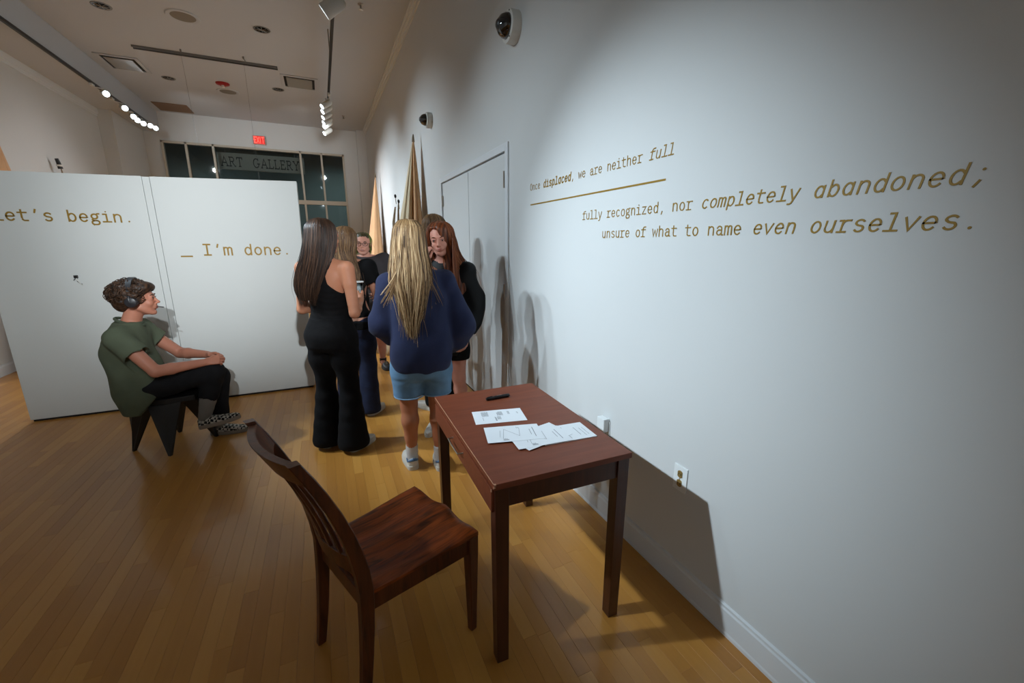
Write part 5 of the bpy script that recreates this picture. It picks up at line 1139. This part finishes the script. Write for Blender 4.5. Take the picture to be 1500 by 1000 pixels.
D.cut(lambda X,Y,Z: np.maximum(.315-Z, np.where(Z<.50,(Y+.075-(Z-.32)*.85),-1.))+0*X)
for hp_,kn_ in ((P['hpR'],P['knR']),(P['hpL'],P['knL'])): pass
emit(D,'t_shirt',fab('olive_cotton',(90,98,80),.95,.3,300,.10,10),e)
MB().tube([(.070*math.cos(a),-.090+.074*math.sin(a),.966-.030*math.sin(a)) for a in [2*PI*k/28 for k in range(29)]],.010,8,False).build('collar',fab('olive_rib',(80,88,72)),e,True)
D=SDF((-.26,-.26,.10),(.28,.52,.66),.007)
D.loft([(.44,0,-.06,.175,.145),(.50,0,-.07,.175,.14),(.56,0,-.08,.155,.12)],k=.03)
hp,kn,an=[A3(*P[z+'L']) for z in ('hp','kn','an')]; D.cap(hp,kn,.092,.075,.03); D.cap(kn,an+(kn-an)*.18,.074,.066,.03)
hp,kn,an=[A3(*P[z+'R']) for z in ('hp','kn','an')]; D.cap(hp,kn,.095,.078,.025); en=an+(kn-an)*.30; D.cap(kn,en,.076,.064,.03); u=(an-kn)/np.linalg.norm(an-kn); D.cap(en,en+u*.10,.075,.1,.003,'-')
D.disp(folds(.004,24,16,20)); D.disp(folds(.0028,74,40,34)); emit(D,'trousers',fab('washed_black_denim',(28,28,30),.9,.4,350,.2,16),e)
GS=fab('grey_sock',(126,122,116),bs=500,b=.5); sock(e,tuple(A3(*P['anR'])+A3(-.004,-.012,-.03)),tuple(A3(*P['anR'])+(A3(*P['knR'])-A3(*P['anR']))*.42),.040,.058,GS); sock(e,(-.075,.312,.05),(-.076,.32,.17),.037,.04,GS)
def checker():
    m=bpy.data.materials.new('checker_canvas'); m.use_nodes=True; nt=m.node_tree; b=nt.nodes['Principled BSDF']; tc=N(nt,'ShaderNodeTexCoord'); c=N(nt,'ShaderNodeTexChecker'); c.inputs['Scale'].default_value=52
    mp=N(nt,'ShaderNodeMapping'); mp.inputs['Rotation'].default_value=(.3,.4,.78); nt.links.new(tc.outputs['Object'],mp.inputs[0]); nt.links.new(mp.outputs[0],c.inputs['Vector'])
    c.inputs['Color1'].default_value=lin((196,190,178)); c.inputs['Color2'].default_value=lin((20,20,20)); nt.links.new(c.outputs['Color'],b.inputs['Base Color']); b.inputs['Roughness'].default_value=.85; return m
CK=checker(); GSOLE=mat('taupe_rubber',(140,130,118),.6)
shoe(e,(.088,.222,.125),-3,up=.17,L=.28,W=.048,m_up=CK,m_sole=GSOLE,H=.05,collar=.075); shoe(e,(-.080,.245,0),-8,L=.27,W=.048,m_up=CK,m_sole=GSOLE,H=.05,collar=.075)
# curly hair
g=np.random.default_rng(21); hh=hair_mat('curly_brown',(26,16,11),(62,42,28),(88,60,40),.55); D=SDF((-.16,-.24,.98),(.16,.14,1.30),.006); hx,hy,hz=hd
D.ell((0,hy-.022,hz+.045),(.096,.112,.092)); D.ell((0,hy-.085,hz-.005),(.084,.062,.082),k=.03); D.ell((0,hy+.055,hz+.085),(.070,.05,.035),k=.03)
for _ in range(120):
    a=g.random()*2*PI; c=g.random()*1.5-.5; sn=math.sqrt(max(0,1-min(1,abs(c))**2)); p=A3(sn*math.cos(a)*.094,hy-.03+sn*math.sin(a)*.112,hz+.035+c*.088)
    if p[1]>hy+.03 and p[2]<hz+.075: continue
    if p[2]<hz-.01 and p[1]>hy-.04: continue
    D.ell(tuple(p),(.020,.020,.020),k=.005)
D.ell((0,hy+.115,hz-.02),(.12,.10,.085),k=.006,op='-')
for sg in (-1,1): D.ell((sg*.10,hy+.035,hz-.045),(.05,.055,.075),k=.006,op='-')
co,F=D.mesh(); t0=np.clip(.35+.25*np.sin(co[:,0]*260+co[:,2]*190)+.2*np.sin(co[:,1]*240),0,1)
Pc=[];Rr=[]
for _ in range(900):
    a=g.random()*2*PI; c=g.random()*1.45-.45; sn=math.sqrt(max(0,1-min(1,abs(c))**2)); q=A3(sn*math.cos(a)*.106,hy-.036+sn*math.sin(a)*.126,hz+.038+c*.100)
    if q[1]>hy+.045 and q[2]<hz+.070: continue
    if q[2]<hz-.005 and q[1]>hy-.03: continue
    nrm=(q-A3(0,hy-.03,hz+.03)); nrm/=np.linalg.norm(nrm); u=np.cross(nrm,g.normal(size=3)); u/=np.linalg.norm(u); v=np.cross(nrm,u); r=.009+.013*g.random(); th=np.linspace(0,PI*1.6,12); up=g.random()*.9
    Pc.append(q+np.outer(r*np.cos(th),u)+np.outer(r*np.sin(th),nrm*up+v*(1-up))); Rr.append(.0030*np.clip(1.1-np.linspace(0,1,12),.3,1))
V2,F2=tubes(np.array(Pc),np.array(Rr)); tt=np.repeat(np.clip(g.normal(.5,.25,len(Pc)),0,1),48)
link('hair',fast_mesh('hair',np.concatenate([co,V2]),np.concatenate([F,F2+len(co)]),True,np.concatenate([t0,tt])),hh,e)
# headphones (worn, yet lifted off as a thing of their own)
hp=tag(empty('headphones',(-1.2+hy+.0,3.75,1.125),math.radians(-90)),'dark grey over-ear headphones worn by the seated person','headphones'); M_hp=mat('dark_grey_plastic',(38,38,42),.4); M_pad=mat('black_pad',(13,13,14),.7)
q=[( .108*math.cos(a),-.012,.022+.128*math.sin(a)) for a in [PI*k/18 for k in range(19)]]
b=MB(); sweepv=[];
for i,(x_,y_,z_) in enumerate(q):
    t=PI*i/18; nx_,nz_=math.cos(t),math.sin(t); wd=.016 if 3<i<15 else .010
    sweepv+=[(x_-nx_*.004,y_-wd,z_-nz_*.004),(x_+nx_*.004,y_-wd,z_+nz_*.004),(x_+nx_*.004,y_+wd,z_+nz_*.004),(x_-nx_*.004,y_+wd,z_-nz_*.004)]
Fh=[(i*4+k,i*4+(k+1)%4,i*4+4+(k+1)%4,i*4+4+k) for i in range(18) for k in range(4)]+[(3,2,1,0),(72,73,74,75)]
b.add(sweepv,Fh); b.build('headband',M_hp,hp,True)
for sg in (-1,1):
    M=Matrix.Translation((sg*.086,-.006,-.012))@Matrix.Rotation(sg*PI/2,4,'Y')
    b=MB(); b.lathe([(.012,0),(.030,.0),(.038,.006),(.038,.016),(.030,.020),(.012,.018)],24,M); b.build('ear_pad',M_pad,hp,True)
    b=MB(); b.lathe([(.036,.014),(.037,.024),(.032,.036),(.018,.041),(0,.042)],28,M); c=b.build('ear_cup',M_hp,hp,True)
    b=MB(); b.tube([(sg*.108,-.012,.03),(sg*.121,-.012,.012),(sg*.122,-.008,-.01)],[.008,.007,.006],8); b.build('yoke',M_hp,hp,True)
cg=tag(empty('mouth_stick',(-1.2+hy+.117,3.742,1.062)),'small dark stick held between the lips of the seated person','stick')
MB().tube([(-.018,0,.004),(.006,0,0),(.022,0,-.004)],[.0022,.0032,.0032],8).build('stick_body',M_black,cg,True)
